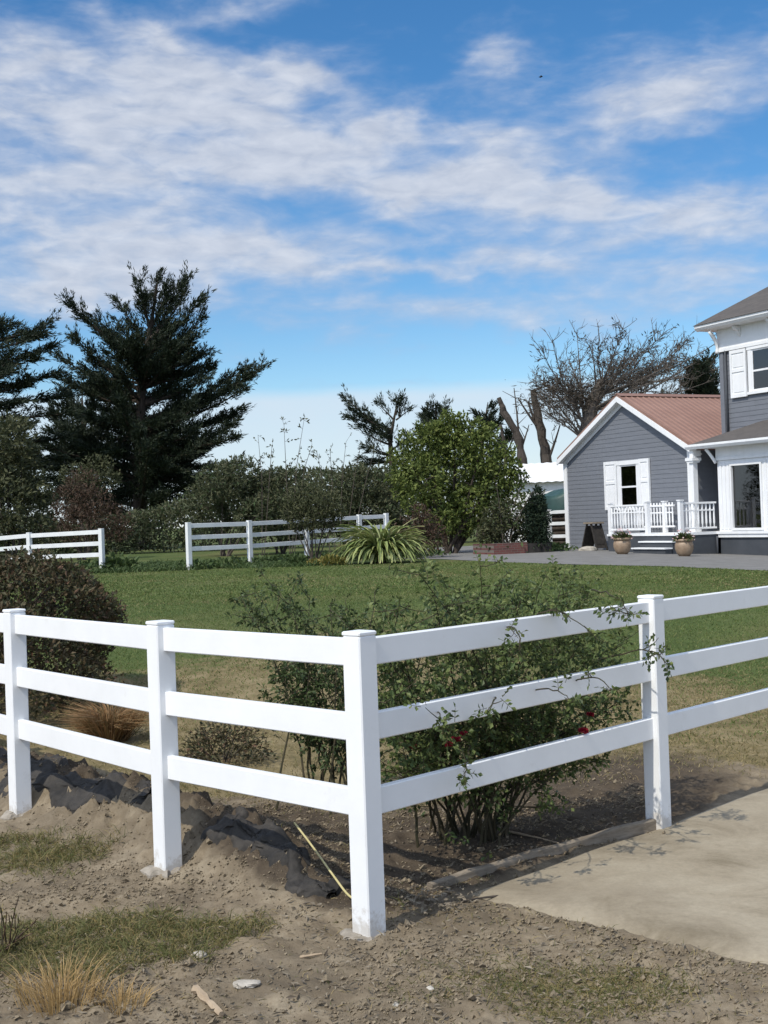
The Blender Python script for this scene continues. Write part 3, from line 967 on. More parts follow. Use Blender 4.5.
    m = MB(); m.tube([(XM + .30, YM - .07, 4.0), (XM + .30, YM - .07, 7.0)], .04, 8); hb(m, 'downspout', 'skirt', None, True)
    m = MB(); m.box((XM - .06, YM - .07, 7.0), (13.25, YM - .002, 7.72)); m.box((XM - .08, YM - .1, 6.98), (13.25, YM - .072, 7.08)); hb(m, 'frieze_board', 'trim')
    m = MB(); m.box((6.86, .74, 7.72), (13.6, YM - .003, 7.76)); m.box((6.86, YM - .001, 7.72), (XM - .003, 9.9, 7.76)); hb(m, 'soffit', 'trim')
    m = MB(); m.prism([(.60, 7.90), (.60, 7.82), (.66, 7.74), (.74, 7.72), (.74, 7.90)], 'x', 6.76, 13.7); m.prism([(6.76, 7.90), (6.76, 7.76), (6.85, 7.72), (6.85, 7.90)], 'y', .742, 10.0); g = hb(m, 'gutter', 'trim')
    # hipped roof
    s = .64; e = (6.72, .56, 7.905); x1 = 13.74; y1 = 10.1; rr = (y1 - e[1]) / 2
    m = MB(); hx = (x1 - e[0]) / 2
    V = [(e[0], e[1], e[2]), (x1, e[1], e[2]), (x1, y1, e[2]), (e[0], y1, e[2]), (e[0] + hx, e[1] + hx, e[2] + hx * s), (e[0] + hx, y1 - hx, e[2] + hx * s)]
    m.add(V, [(0, 1, 4), (1, 2, 5, 4), (2, 3, 5), (3, 0, 4, 5), (3, 2, 1, 0)]); r = hb(m, 'roof', 'shingle'); r['label'] = 'dark shingled hip roof over the upper storey'
    # brackets under the eave: one large at the corner, small ones along the frieze
    m = MB()
    P = curve((XM + .02, .74, 7.66), (XM - .02, YM - .12, 6.95), 0, 9); P[:, 1] += .12 * np.sin(np.linspace(0, pi, 9)); P[:, 2] -= .0
    m.tube(P, [.055, .06, .065, .06, .055, .05, .05, .06, .08], 8); hb(m, 'bracket', 'trim', None, True)
    for x in (8.25, 9.75, 11.3):
        m = MB(); m.prism([(YM - .075, 7.7), (.86, 7.7), (.88, 7.62), (1.0, 7.55), (YM - .075, 7.36)], 'x', x, x + .1); hb(m, 'bracket', 'trim')
    window(8.78, 9.75, 5.55, 6.88, YM, .16)
    shutter(7.82, 8.55, 5.42, 6.96, YM); shutter(9.98, 10.7, 5.42, 6.96, YM)

    # ---- porch roof
    s = .4; e = (7.5, -.47, 3.93)
    m = MB(); d = YM - e[1] - .02; zt = e[2] + s * d
    m.add([e, (13.4, e[1], e[2]), (13.4, YM - .03, zt), (e[0] + d, YM - .03, zt), (e[0], YM - .03, e[2]), (13.4, YM - .03, e[2])], [(0, 1, 2, 3), (0, 3, 4), (0, 4, 5, 1), (1, 5, 2), (4, 3, 2, 5)])
    pr = hb(m, 'roof', 'shingle'); pr['label'] = 'dark shingled lean-to roof over the porch'
    m = MB(); m.prism([(-.56, 3.93), (-.56, 3.86), (-.5, 3.78), (-.44, 3.78), (-.44, 3.93)], 'x', 7.42, 13.4); hb(m, 'gutter', 'trim', pr)
    m = MB(); m.box((7.45, -.435, 3.80), (13.4, YM - .04, 3.85)); hb(m, 'soffit', 'trim', pr)
    m = MB(); m.box((8.3, -.05, 3.42), (13.2, .1, 3.80)); m.box((8.28, -.08, 3.38), (13.2, -.052, 3.46)); hb(m, 'frieze_board', 'trim')
    m = MB(); m.box((7.47, -.40, 3.52), (7.63, -.24, 3.795)); m.box((7.45, -.24, 3.56), (7.6, -.04, 3.795)); hb(m, 'porch_beam', 'trim')
    # column with base and capital
    m = MB(); m.box((7.46, -.41, 1.22), (7.64, -.23, 3.36)); col = hb(m, 'column', 'trim')
    m = MB(); m.box((7.40, -.47, 3.362), (7.70, -.17, 3.42)); m.box((7.37, -.5, 3.422), (7.73, -.14, 3.518)); hb(m, 'capital', 'trim', col)
    m = MB(); m.box((7.42, -.45, 1.135), (7.68, -.19, 1.22)); hb(m, 'column_base', 'trim', col)
    # small curved bracket at the porch corner
    m = MB(); P = curve((8.2, -.36, 3.76), (8.36, -.1, 3.3), .1, 8); m.tube(P, .05, 8); hb(m, 'bracket', 'trim', None, True)

    # ---- bay with the large window
    m = MB(); x0, x1, z0, z1 = 8.93, 10.32, 1.2, 3.22
    for a, b in ((8.35, x0), (x1, 10.95), (12.45, 13.2)):
        m.box((a, -.03, .98), (b, .1, 3.415))
        for q in np.arange(a + .1, b - .08, .17): m.box((q, -.05, 1.2), (q + .09, -.032, 3.3))
    m.box((x0, -.03, .98), (x1, .1, z0 - .03)); m.box((x0, -.03, z1 + .03), (x1, .1, 3.415))
    m.box((10.95, -.03, .98), (12.45, .1, z0 - .03)); m.box((10.95, -.03, z1 + .03), (12.45, .1, 3.415))
    m.box((8.35, .102, .98), (8.47, YM - .03, 3.79)); m.box((13.1, .102, .98), (13.2, YM - .03, 3.79))
    bw = hb(m, 'bay_wall', 'trim'); bw['label'] = 'white panelled wall around the big porch window'
    for a, b in ((x0, x1), (10.95, 12.45)):
        m = MB()
        m.box((a, -.075, z0 - .03), (a + .07, .06, z1 + .03)); m.box((b - .07, -.075, z0 - .03), (b, .06, z1 + .03))
        m.box((a + .071, -.073, z0 - .03), (b - .071, .06, z0 + .04)); m.box((a + .071, -.073, z1 - .04), (b - .071, .06, z1 + .03)); fr = hb(m, 'window', 'trim')
        g = MB(); g.box((a + .06, .0, z0 + .03), (b - .06, .006, z1 - .03)); hb(g, 'pane', 'glass', fr)
        k = MB(); k.box((a - .1, .80, 1.0), (b + .1, .82, 3.6)); k.box((a - .1, .12, 1.0), (b + .1, .798, 1.02)); hb(k, 'room_backing', 'grey_room', fr)
        k = MB(); n = 24
        V = []
        for i in range(n + 1):
            xx = a + .62 + .24 * i / n; V += [(xx, .2 + .03 * sin(i * 1.6), 1.22), (xx, .2 + .03 * sin(i * 1.6), 3.3)]
        k.add(V, [(2 * i, 2 * i + 2, 2 * i + 3, 2 * i + 1) for i in range(n)]); hb(k, 'curtain', 'curtain', fr)
    m = MB(); m.box((8.30, -.12, 1.06), (13.25, -.032, 1.14)); m.box((8.33, -.085, .95), (13.22, -.032, 1.058)); hb(m, 'sill', 'trim')
    m = MB(); m.box((8.37, -.02, -.2), (13.2, .09, .975)); hb(m, 'skirt', 'skirt')
    m = MB(); m.tube([(8.33, -.13, .25), (8.33, -.13, 1.0)], .03, 8); hb(m, 'drain_pipe', 'skirt', None, True)

    # ---- deck, steps and railings
    D0, DX0, DX1 = -1.6, 4.55, 8.30
    m = MB(); m.box((DX0, D0, 1.06), (DX1, -.035, 1.13)); m.box((7.06, -.033, 1.06), (8.30, YM - .03, 1.13)); hb(m, 'porch_floor', 'trim')
    m = MB(); m.box((DX0 + .03, D0 + .03, -.2), (DX0 + .06, -.03, 1.055)); m.box((DX0 + .061, D0 + .03, -.2), (DX1 - .03, D0 + .07, 1.055)); m.box((DX1 - .07, D0 + .071, -.2), (DX1 - .03, -.03, 1.055)); hb(m, 'skirt', 'skirt')
    for k in range(3):
        zt = .90 - k * .2; y1 = D0 + .025 - k * .29
        m = MB(); m.box((6.62, y1 - .26, -.2), (8.22, y1, zt - .045)); st = hb(m, 'step', 'skirt')
        m = MB(); m.box((6.58, y1 - .31, zt - .043), (8.26, y1 - .002, zt)); hb(m, 'tread', 'trim', st)
    bal = None

    def railing(a, b, newels, zt=2.09, zb=1.24):
        nonlocal bal
        a = np.array(a, float); b = np.array(b, float); d = unit(b - a); L = np.linalg.norm(b - a)
        m = MB()
        m.beam((*a, zt - .03), (*b, zt - .03), .09, .06, .006); m.beam((*a, zb + .03), (*b, zb + .03), .07, .06, .006)
        m.beam((*(a + d * .05), zt - .26), (*(b - d * .05), zt - .26), .04, .045, .004)
        ra = hb(m, 'railing', 'trim')
        n = max(2, int(L / .145))
        for i in range(n):
            p = a + d * (L * (i + .5) / n)
            if bal is None:
                q = MB(); q.lathe((0, 0, 0), [(.022, 0), (.022, .12), (.034, .16), (.03, .3), (.024, .55), (.03, .6), (.022, .64), (.022, zt - zb - .06)], 8)
                o = q.build('baluster', M['trim'], ra, None, True); bal = o.data
            else:
                o = link(bpy.data.objects.new('baluster', bal), ra)
            o.location = (p[0], p[1], zb + .03 - HZ)
        for t in newels:
            p = a + d * L * t
            m = MB(); m.box((p[0] - .065, p[1] - .065, 1.132), (p[0] + .065, p[1] + .065, 2.14)); m.box((p[0] - .085, p[1] - .085, 2.142), (p[0] + .085, p[1] + .085, 2.18))
            hb(m, 'newel_post', 'trim', ra)
    y = D0 + .12
    railing((4.64, y), (6.60, y), (0, 1))
    railing((8.23, y), (8.23, -.06), (0,))
    railing((4.64, y + .07), (4.64, -.08), ())
    railing((4.95, -.32), (6.52, -.32), (.70,), 2.05, 1.3)


make_house()


def pot_and_plant(px, py, Y, label, plabel, seed):
    p = at(px, py, Y); z = gz(p[0], p[1]) + .012
    root = thing('plant_pot', (p[0], p[1], z), label, 'plant pot', 'clay pots beside the porch steps')
    m = MB(); m.lathe((0, 0, 0), [(.15, 0), (.22, .08), (.27, .22), (.27, .34), (.235, .44)], 20); m.build('pot', M['terracotta'], root, None, True)
    m = MB(); m.lathe((0, 0, 0), [(.24, .43), (.275, .44), (.275, .50), (.24, .51), (.22, .46)], 20); m.build('rim', M['terracotta'], root, None, True)
    m = MB(); m.lathe((0, 0, 0), [(.215, .46), (.15, .475), (.02, .48)], 14); m.build('soil', M['potsoil'], root)
    pl = thing('potted_plant', (p[0], p[1], z + .47), plabel, 'plant', 'plants in the porch pots')
    l = Leaves(); n = 260
    d = rdir(n) * np.array([1, 1, .6]); d[:, 2] = abs(d[:, 2])
    P = d * RNG.uniform(.05, .28, (n, 1)); l.add(P, d + rdir(n) * .6, .11, .07); l.build('foliage', M['geranium'], pl)
    st = MB()
    for k in range(7):
        a = RNG.uniform(0, 6.28); st.tube([(0, 0, 0), (.08 * cos(a), .08 * sin(a), .12), (.2 * cos(a), .2 * sin(a), .22)], [.012, .01, .006], 5)
    st.build('stem', M['cane'], pl)
    f = Leaves(); n = 40
    d = rdir(n); d[:, 2] = abs(d[:, 2]); f.add(d * .3, d + rdir(n), .07, .05); f.build('flower', M['petal_pink'], pl)


pot_and_plant(622.5, 554.5, 39.6, 'tan clay pot on the left of the porch steps', 'low plant with pale pink flowers in the pot left of the porch steps', 1)
pot_and_plant(684.5, 556, 37.6, 'tan clay pot on the right of the porch steps', 'low green plant in the pot right of the porch steps', 2)


def stand():
    p = at(594.5, 546.5, 45.2); z = gz(p[0], p[1]) + .01
    r = thing('folding_stand', (p[0], p[1], z), 'small dark A-frame stand with a pale top against the gabled wall', 'stand', rz=HA)
    for s in (-1, 1):
        for q in (-1, 1):
            m = MB(); m.beam((s * .45, q * .22, .0), (s * .12, q * .2, .92), .07, .05, .005); m.build('leg', M['darkwood'], r)
        m = MB(); m.beam((s * .38, -.22, .2), (s * .38, .22, .2), .04, .05, .004); m.build('crossbar', M['darkwood'], r)
        m = MB(); m.add([(s * .44, -.19, .06), (s * .15, -.18, .86), (s * .15, .18, .86), (s * .44, .19, .06), (s * .42, -.19, .06), (s * .13, -.18, .86), (s * .13, .18, .86), (s * .42, .19, .06)], [(0, 1, 2, 3), (7, 6, 5, 4), (0, 4, 5, 1), (1, 5, 6, 2), (2, 6, 7, 3), (3, 7, 4, 0)]); m.build('board', M['darkwood'], r)
    m = MB(); m.box((-.26, -.27, .92), (.26, .27, .98), .01); m.build('top', M['timber'], r)


stand()


def bay_plant():
    p = hw(9.75, .55)
    r = thing('potted_plant', (p[0], p[1], 1.02), 'leafy house plant in a white pot inside the big porch window', 'plant')
    m = MB(); m.lathe((0, 0, 0), [(.12, 0), (.17, .2), (.18, .3), (.15, .31)], 14); m.build('pot', M['trim'], r, None, True)
    l = Leaves(); n = 240; d = rdir(n); d[:, 2] = abs(d[:, 2]) + .3
    l.add(np.array([0, 0, .3]) + d * RNG.uniform(.05, .75, (n, 1)) * np.array([.4, .4, 1]), d + rdir(n) * .7, .16, .06); l.build('foliage', M['weed'], r)
    m = MB(); m.tube([(0, 0, .25), (.02, .0, .9)], [.015, .006], 5); m.build('stem', M['cane'], r)


bay_plant()

# ------------------------------------------------------------------ sheds, tarp, planter


def shed():
    a = at(505, 545, 62); b = at(590, 545, 60)
    zr = at(540, 461.5, 62)[2]; ze = at(540, 481, 60)[2]
    g = gz(a[0], a[1])
    r = thing('shed', (a[0], a[1], g), 'long white outbuilding partly hidden behind the grey gabled wing', 'shed')
    d = unit(np.array([b[0] - a[0], b[1] - a[1], 0])); n = np.array([-d[1], d[0], 0])
    L = 12.0
    off = np.array([a[0], a[1], g])
    def P(u, v, z): q = np.array([a[0], a[1], 0]) + d * u + n * v; return (q[0], q[1], z)
    m = MB(); m.add([P(0, 0, g - .2), P(L, 0, g - .2), P(L, 6, g - .2), P(0, 6, g - .2), P(0, 0, ze), P(L, 0, ze), P(L, 6, ze), P(0, 6, ze), P(0, 3, zr - .1), P(L, 3, zr - .1)],
                    [(0, 1, 5, 4), (1, 2, 6, 9, 5), (2, 3, 7, 6), (3, 0, 4, 8, 7)]); m.build('wall', M['shed'], r, off)
    m = MB(); k = 60; V = []
    for i in range(k + 1):
        u = -.3 + (L + .6) * i / k; h = .035 * (i % 2)
        V += [P(u, -.35, ze - .05 + h), P(u, 3, zr + h), P(u, 6.35, ze - .05 + h)]
    m.add(V, [(3 * i + j, 3 * i + 3 + j, 3 * i + 4 + j, 3 * i + 1 + j) for i in range(k) for j in range(2)]); m.build('roof', M['shed'], r, off)


shed()


def tarp():
    p = at(556, 545, 54.0); g = gz(p[0], p[1])
    r = thing('tarp_covered_stack', (p[0], p[1], g), 'dark green tarp pulled over a stack behind the narrow white rail panel', 'tarp')
    off = (p[0], p[1], g)
    zt = at(556, 488, 54.0)[2]
    n = 26; V = []
    xs = np.linspace(-1.15, 1.15, n); ys = np.linspace(-.9, .9, 18)
    for j, y in enumerate(ys):
        for i, x in enumerate(xs):
            z = zt - .25 + .22 * x / 1.2 + .10 * sin(3.1 * x + y * 2) + .06 * vnoise(x * 4, y * 4, 3)
            e = max(abs(x) / 1.15, abs(y) / .9)
            if e > .85: z -= (e - .85) * 5.2
            V.append((p[0] + x, p[1] + y, float(z)))
    m = MB(); m.add(V, [(j * n + i, j * n + i + 1, (j + 1) * n + i + 1, (j + 1) * n + i) for j in range(17) for i in range(n - 1)]); m.build('tarp', M['tarp'], r, off, True)
    m = MB()
    for zz in np.arange(0.1, zt - g - .75, .2):
        for y in (-.72, -.36, 0, .36, .72):
            m.tube([(p[0] - 1.0, p[1] + y, g + zz), (p[0] + 1.0, p[1] + y + .02, g + zz + .01)], .098, 8)
    m.build('logs', M['bark'], r, off)


tarp()


def planter():
    a = at(494, 556, 42.6); b = at(552, 554.5, 43.4)
    z = gz(a[0], a[1])
    d = np.array([b[0] - a[0], b[1] - a[1], 0]); L = np.linalg.norm(d); d /= L
    r = thing('raised_planter', (a[0], a[1], z), 'low raised bed with old red brick front beside the grey driveway', 'planter', rz=math.atan2(d[1], d[0]))
    m = MB(); m.box((0, 0, -.05), (L * .58, .22, .38)); m.box((0, .221, -.05), (.22, 1.6, .36)); m.build('brick_edge', M['brick'], r)
    m = MB(); m.box((L * .585, .02, -.05), (L, .2, .33)); m.box((L - .2, .201, -.05), (L, 1.6, .33)); m.build('timber_edge', M['darkwood'], r)
    m = MB(); m.box((.221, .222, -.02), (L - .201, 1.6, .27)); m.build('soil', M['potsoil'], r)


planter()

# ------------------------------------------------------------------ trees


def cypress(name, label, cat, trunk, limbs, Y, base_r, spray_n=26, leaf=(.42, .12), sp_len=(.7, 1.6), mat='cypress', extra=0, env=None, up=.3, leaves_per=16, group=None, dspread=3.0, bark='bark'):
    """trunk / limbs given as silhouette points of a tree standing at distance Y"""
    T = np.array([at(px, py, Y) for px, py in trunk])
    T[0, 2] = gz(T[0, 0], T[0, 1]) - .1
    base = T[0].copy(); base[2] += .1
    root = thing(name, base, label, cat, group)
    tb = MB()
    t = np.linspace(0, len(T) - 1, 24)
    TP = np.stack([np.interp(t, range(len(T)), T[:, k]) for k in range(3)], 1)
    rad = base_r * (1 - .93 * np.linspace(0, 1, 24) ** 1.1); rad[0] *= 1.35
    tb.tube(TP, rad, 9)
    lv = Leaves()
    todo = []
    for l in limbs:
        sx, sy, tx, ty = l[:4]
        dy = l[4] if len(l) > 4 else RNG.uniform(-dspread, dspread)
        todo.append((at(sx, sy, Y), at(tx, ty, Y + dy)))
    for s_, e_ in list(todo)[::2] + list(todo)[-6:]:                   # a companion for every bough, a little shorter
        s2 = s_ + RNG.normal(size=3) * np.array([.1, .3, .5]); todo.append((s2, s2 + (e_ - s_) * RNG.uniform(.62, .92) + RNG.normal(size=3) * np.array([.6, 1.2, .6])))
    todo = [(a, a + (b - a) * max(.5, 1 - .95 / np.linalg.norm(b - a))) for a, b in todo]
    H = T[-1, 2] - T[0, 2]
    for k in range(extra):                      # limbs towards and away from the viewer
        h = RNG.uniform(*env[2]); s = np.array([np.interp(T[0, 2] + h * H, T[:, 2], T[:, q]) for q in range(3)])
        R = np.interp(h, env[0], env[1]); a = RNG.uniform(0, 2 * pi)
        todo.append((s, s + np.array([cos(a) * R * RNG.uniform(.5, 1), sin(a) * R * RNG.uniform(.5, 1), R * RNG.uniform(.15, .6)])))
    for s, e in todo:
        L = np.linalg.norm(e - s)
        P = curve(s, e, -.07, 9, .15)
        r0 = min(base_r * .45, .05 + .018 * L)
        tb.tube(P, np.linspace(r0, .02, 9), 5, False)
        n = max(8, int(spray_n * 1.5 * L / 6))
        tt = RNG.uniform(.10, 1.0, n) ** .8
        tt[:3] = 1
        B = np.stack([np.interp(tt, np.linspace(0, 1, 9), P[:, k]) for k in range(3)], 1)
        ld = unit(P[-1] - P[4])
        SD = unit(ld * .95 + rdir(n, .35) * .72 + np.array([0, 0, up * .9]))
        SL = RNG.uniform(*sp_len, n) * (1.0 - .55 * tt)
        SL[:3] *= 1.6
        m = int(leaves_per * 1.9)
        u = RNG.uniform(0, 1, (n, m))
        C = B[:, None] + SD[:, None] * (SL[:, None] * u)[..., None] + RNG.normal(size=(n, m, 3)) * (.05 + .12 * (1 - u))[..., None] * np.array([1, 1, .5])
        LD = unit(np.repeat(SD[:, None], m, 1) * 1.0 + RNG.normal(size=(n, m, 3)) * .34)
        lv.add(C.reshape(-1, 3), LD.reshape(-1, 3), RNG.uniform(.6, 1.2, n * m) * leaf[0] * .78, RNG.uniform(.6, 1.2, n * m) * leaf[1] * .5)
    tb.build('trunk', M[bark], root, base)
    lv.build('crown', M[mat], root, base)
    return root


# the big cypress left of the middle
cypress('cypress_tree', 'tallest dark cypress, spiky topped, behind the grass opening between the far fence runs', 'tree',
        [(142, 548), (140, 500), (139, 440), (142, 380), (150, 330), (158, 280)],
        [(150, 335, 137, 268, -1), (153, 325, 158, 264, 0), (154, 335, 193, 268, 1), (152, 350, 210, 291, -1), (152, 345, 178, 280, 1), (151, 365, 214, 309, 1),
         (150, 350, 112, 292, 1), (147, 365, 58, 296, -1.5), (146, 372, 75, 312, 1), (146, 375, 206, 330, -1), (146, 385, 217, 348, 2), (143, 392, 64, 330, 0), (142, 400, 48, 352, 2),
         (143, 405, 215, 376, -2), (143, 425, 274, 363, 0), (143, 428, 262, 372, 1), (143, 432, 255, 386, -1), (142, 440, 250, 408, 1), (142, 450, 246, 438, -2), (142, 465, 248, 468, 1), (142, 472, 236, 492, 0),
         (142, 412, 58, 378, 0), (142, 430, 45, 402, -2), (142, 440, 40, 432, 2), (142, 462, 52, 462, 0), (142, 478, 62, 488, -1), (142, 480, 108, 508, 1), (142, 472, 192, 512, -2), (142, 440, 182, 482, 2),
         (142, 420, 100, 420, -4), (142, 420, 190, 420, -4), (142, 450, 110, 455, -4), (142, 450, 200, 455, -4), (142, 470, 160, 505, -4), (142, 470, 120, 500, 3), (142, 475, 215, 505, 3),
         (146, 380, 110, 350, -3), (147, 370, 180, 340, -3), (143, 400, 90, 385, 3), (143, 400, 195, 392, 3), (142, 480, 170, 522, 1), (142, 480, 90, 520, 1), (142, 470, 230, 480, 2)],
        80, .55, 30, (.42, .13), (.8, 1.9), extra=92, env=([0, .15, .3, .5, .8, 1], [4.5, 6, 6, 4.8, 2.1, .8], (.08, .80)), leaves_per=17)
# cypress at the left edge
cypress('cypress_tree', 'dark cypress with flat layered boughs cut by the left edge of the photo', 'tree',
        [(-40, 552), (-36, 480), (-25, 400), (-15, 330)],
        [(-20, 345, 62, 322, 0), (-20, 350, 50, 332, -1), (-20, 340, 22, 320, 1), (-22, 365, 66, 345, 1), (-22, 372, 48, 356, -1), (-24, 390, 72, 372, 0), (-26, 405, 78, 395, 1), (-28, 420, 84, 412, -1),
         (-30, 440, 80, 436, 1), (-30, 455, 76, 458, 0), (-32, 470, 70, 480, -1), (-32, 480, 60, 500, 1), (-30, 430, 40, 425, -3), (-30, 450, 40, 450, -3), (-28, 410, 30, 400, -3), (-24, 380, 20, 370, -3), (-32, 470, 30, 490, -3),
         (-22, 355, -70, 330, 0), (-26, 400, -110, 390, 0), (-30, 440, -110, 440, 0), (-20, 340, 0, 322, 0), (-24, 390, 40, 385, 2), (-30, 450, 60, 470, 3), (-32, 480, 40, 515, 0)],
        74, .6, 32, (.42, .13), (.8, 1.7), up=.12, leaves_per=17)
cypress('cypress_tree', 'dark bushy cypress in the gap between the two biggest cypresses at left', 'tree',
        [(88, 548), (86, 500), (84, 450), (82, 392)],
        [(84, 430, 60, 382), (84, 430, 100, 385), (84, 440, 40, 405), (84, 440, 125, 410), (84, 460, 35, 440), (84, 460, 130, 445), (84, 470, 30, 470), (84, 470, 135, 480), (84, 480, 45, 505), (84, 480, 120, 512), (84, 470, 80, 500, -3), (84, 440, 75, 430, -3), (84, 480, 70, 520), (84, 470, 100, 470, -3), (84, 450, 55, 455, -3)],
        88, .45, 40, (.45, .14), (.8, 1.7), leaves_per=17)
# three smaller cypresses beyond the round tree
cypress('cypress_tree', 'small windswept cypress with flat boughs reaching left, behind the round green tree', 'tree',
        [(396, 548), (394, 490), (390, 440), (398, 398)],
        [(392, 430, 336, 391, 0), (392, 432, 340, 400, -1), (392, 438, 338, 412, 1), (394, 420, 370, 396, 0), (396, 415, 398, 394, 0), (396, 420, 416, 404, 0), (392, 445, 350, 424, 0), (392, 455, 358, 442, -1), (392, 462, 352, 458, 1), (392, 450, 420, 430, 0), (392, 460, 424, 452, 0), (392, 470, 368, 480, 0), (392, 470, 416, 480, 0), (392, 440, 384, 420, -2)],
        86, .35, 26, (.42, .12), (.7, 1.4), up=.1, leaves_per=14)
cypress('cypress_tree', 'small dark cypress with three upright tips just above the round green tree', 'tree',
        [(438, 548), (438, 490), (436, 440), (436, 400)],
        [(437, 425, 428, 398), (437, 430, 448, 400), (437, 440, 420, 412), (437, 440, 456, 414), (437, 455, 415, 435), (437, 455, 462, 440), (437, 470, 415, 465), (437, 470, 462, 465)],
        88, .35, 34, (.48, .14), (.6, 1.3), leaves_per=13)
cypress('cypress_tree', 'small dark cypress reaching toward the bare dead trunks beside the white outbuilding', 'tree',
        [(482, 548), (482, 490), (482, 440), (488, 402)],
        [(484, 430, 496, 396), (484, 435, 478, 404), (484, 440, 506, 412), (484, 450, 466, 428), (484, 455, 508, 440), (484, 465, 464, 455), (484, 470, 504, 468), (484, 440, 490, 415), (484, 470, 486, 490)],
        84, .35, 34, (.48, .14), (.6, 1.3), leaves_per=13)
cypress('cypress_tree', 'dark dense cypress crown just left of the upper storey, above the red roof', 'tree',
        [(708, 548), (706, 480), (702, 420), (700, 360)],
        [(702, 400, 690, 352), (702, 400, 712, 345), (702, 410, 680, 375), (702, 410, 724, 362), (702, 420, 684, 395), (702, 420, 726, 385), (702, 430, 690, 412), (702, 430, 720, 410), (702, 405, 698, 372, -2)],
        68, .4, 50, (.4, .13), (.5, 1.1), leaves_per=16)


# nearly bare tree behind the wing
def bare_tree():
    Y = 66
    tr = [(586, 552), (585, 500), (584, 450), (592, 405), (602, 380)]
    T = np.array([at(a, b, Y) for a, b in tr]); T[0, 2] = gz(T[0, 0], T[0, 1]) - .1
    base = T[0] + (0, 0, .1)
    root = thing('bare_tree', base, 'wide nearly leafless tree with upswept grey branches behind the red-roofed wing', 'tree')
    tb = MB(); lv = Leaves(); tw = MB()
    tb.tube(T, [.62, .5, .45, .36, .2], 9)
    tips = [(541, 338), (552, 330), (566, 345), (577, 322), (590, 338), (600, 330), (612, 345), (625, 313), (634, 330), (648, 328), (660, 345), (668, 321), (684, 335), (694, 322), (706, 345), (720, 332), (536, 365), (532, 372), (542, 388), (530, 395), (548, 400),
            (612, 360), (640, 356), (668, 362), (690, 365), (718, 360), (560, 372), (575, 362), (628, 348), (654, 372), (600, 352), (556, 352), (680, 350), (645, 342), (712, 372), (676, 382), (640, 385)]
    starts = [(584, 440), (586, 425), (590, 412), (596, 395), (602, 382)]
    for i, (tx, ty) in enumerate(tips):
        ty = ty + 9
        s = starts[0] if ty > 380 else starts[random.choice([0, 1, 2]) if tx < 600 else random.choice([2, 3, 4])]
        a = at(*s, Y); b = at(tx, ty, Y + RNG.uniform(-3, 3)); L = np.linalg.norm(b - a)
        P = curve(a, b, -.10 if ty < 372 else .06, 10, .25)
        tb.tube(P, np.linspace(.03 + .008 * L, .010, 10), 5, False)
        ld = unit(P[-1] - P[5])
        for k in range(int(7 + L * 2.5)):
            t = RNG.uniform(.25, 1); q = np.array([np.interp(t, np.linspace(0, 1, 10), P[:, c]) for c in range(3)])
            d = unit(ld * .7 + RNG.normal(size=3) * .6 + (0, 0, .35)); l2 = RNG.uniform(.5, 1.7) * (1.2 - .6 * t)
            Q = curve(q, q + d * l2, RNG.uniform(-.15, .1), 5, .06)
            tw.tube(Q, np.linspace(.019, .008, 5), 4, False)
            for z in range(3):
                t2 = RNG.uniform(.3, 1); q2 = q + (Q[-1] - q) * t2; d2 = unit(d * .8 + RNG.normal(size=3) * .6 + (0, 0, .2))
                tw.tube([q2, q2 + d2 * RNG.uniform(.2, .6)], [.012, .006], 3, False)
            if RNG.uniform() < (.5 if (ty > 360 or tx > 610) else .2):
                m = 9; C = q + d * (l2 * RNG.uniform(0, 1, (m, 1))) + RNG.normal(size=(m, 3)) * .12
                lv.add(C, d + RNG.normal(size=(m, 3)) * .7, RNG.uniform(.15, .34, m), .06)
    # matted brown growth low on the left side of the crown
    for c, r, n in ((at(566, 396, Y), 1.5, 900), (at(585, 402, Y), 1.1, 600), (at(548, 385, Y), .8, 260), (at(600, 388, Y), 1.0, 400), (at(640, 378, Y + 1), 1.2, 380), (at(672, 368, Y + 1), 1.2, 380)):
        P = c + RNG.normal(size=(n, 3)) * r * np.array([.6, .6, .3]); lv.add(P, rdir(n, .5) + np.array([-.3, 0, .2]), RNG.uniform(.2, .5, n), .05)
    tb.build('trunk', M['grey_twig'], root, base, False, False)
    tw.build('twigs', M['grey_twig'], root, base, False, False)
    lv.build('crown', M['cypress_brown'], root, base)


bare_tree()


def snag(label, path, r0, Y, stubs, name='dead_trunk'):
    T = np.array([at(a, b, Y) for a, b in path]); T[0, 2] = gz(T[0, 0], T[0, 1]) - .1
    base = T[0] + (0, 0, .1)
    root = thing(name, base, label, 'dead tree', 'dead trunks beyond the white outbuilding')
    t = np.linspace(0, len(T) - 1, 16); P = np.stack([np.interp(t, range(len(T)), T[:, k]) for k in range(3)], 1)
    P += RNG.normal(size=P.shape) * .03
    m = MB(); m.tube(P, np.linspace(r0, r0 * .4, 16) * (1 + .12 * RNG.normal(size=16)), 9); m.build('trunk', M['dead_wood'], root, base)
    for a, b, r in stubs:
        m = MB(); Q = curve(at(*a, Y), at(*b, Y + RNG.uniform(-.6, .6)), -.12, 7, .05); m.tube(Q, np.linspace(r, r * .35, 7), 6)
        for k in range(5):
            q = Q[RNG.integers(2, 7)]; m.tube([q, q + RNG.normal(size=3) * .25 + (0, 0, .35)], [.022, .01], 4, False)
        m.build('branch', M['dead_wood'], root, base)


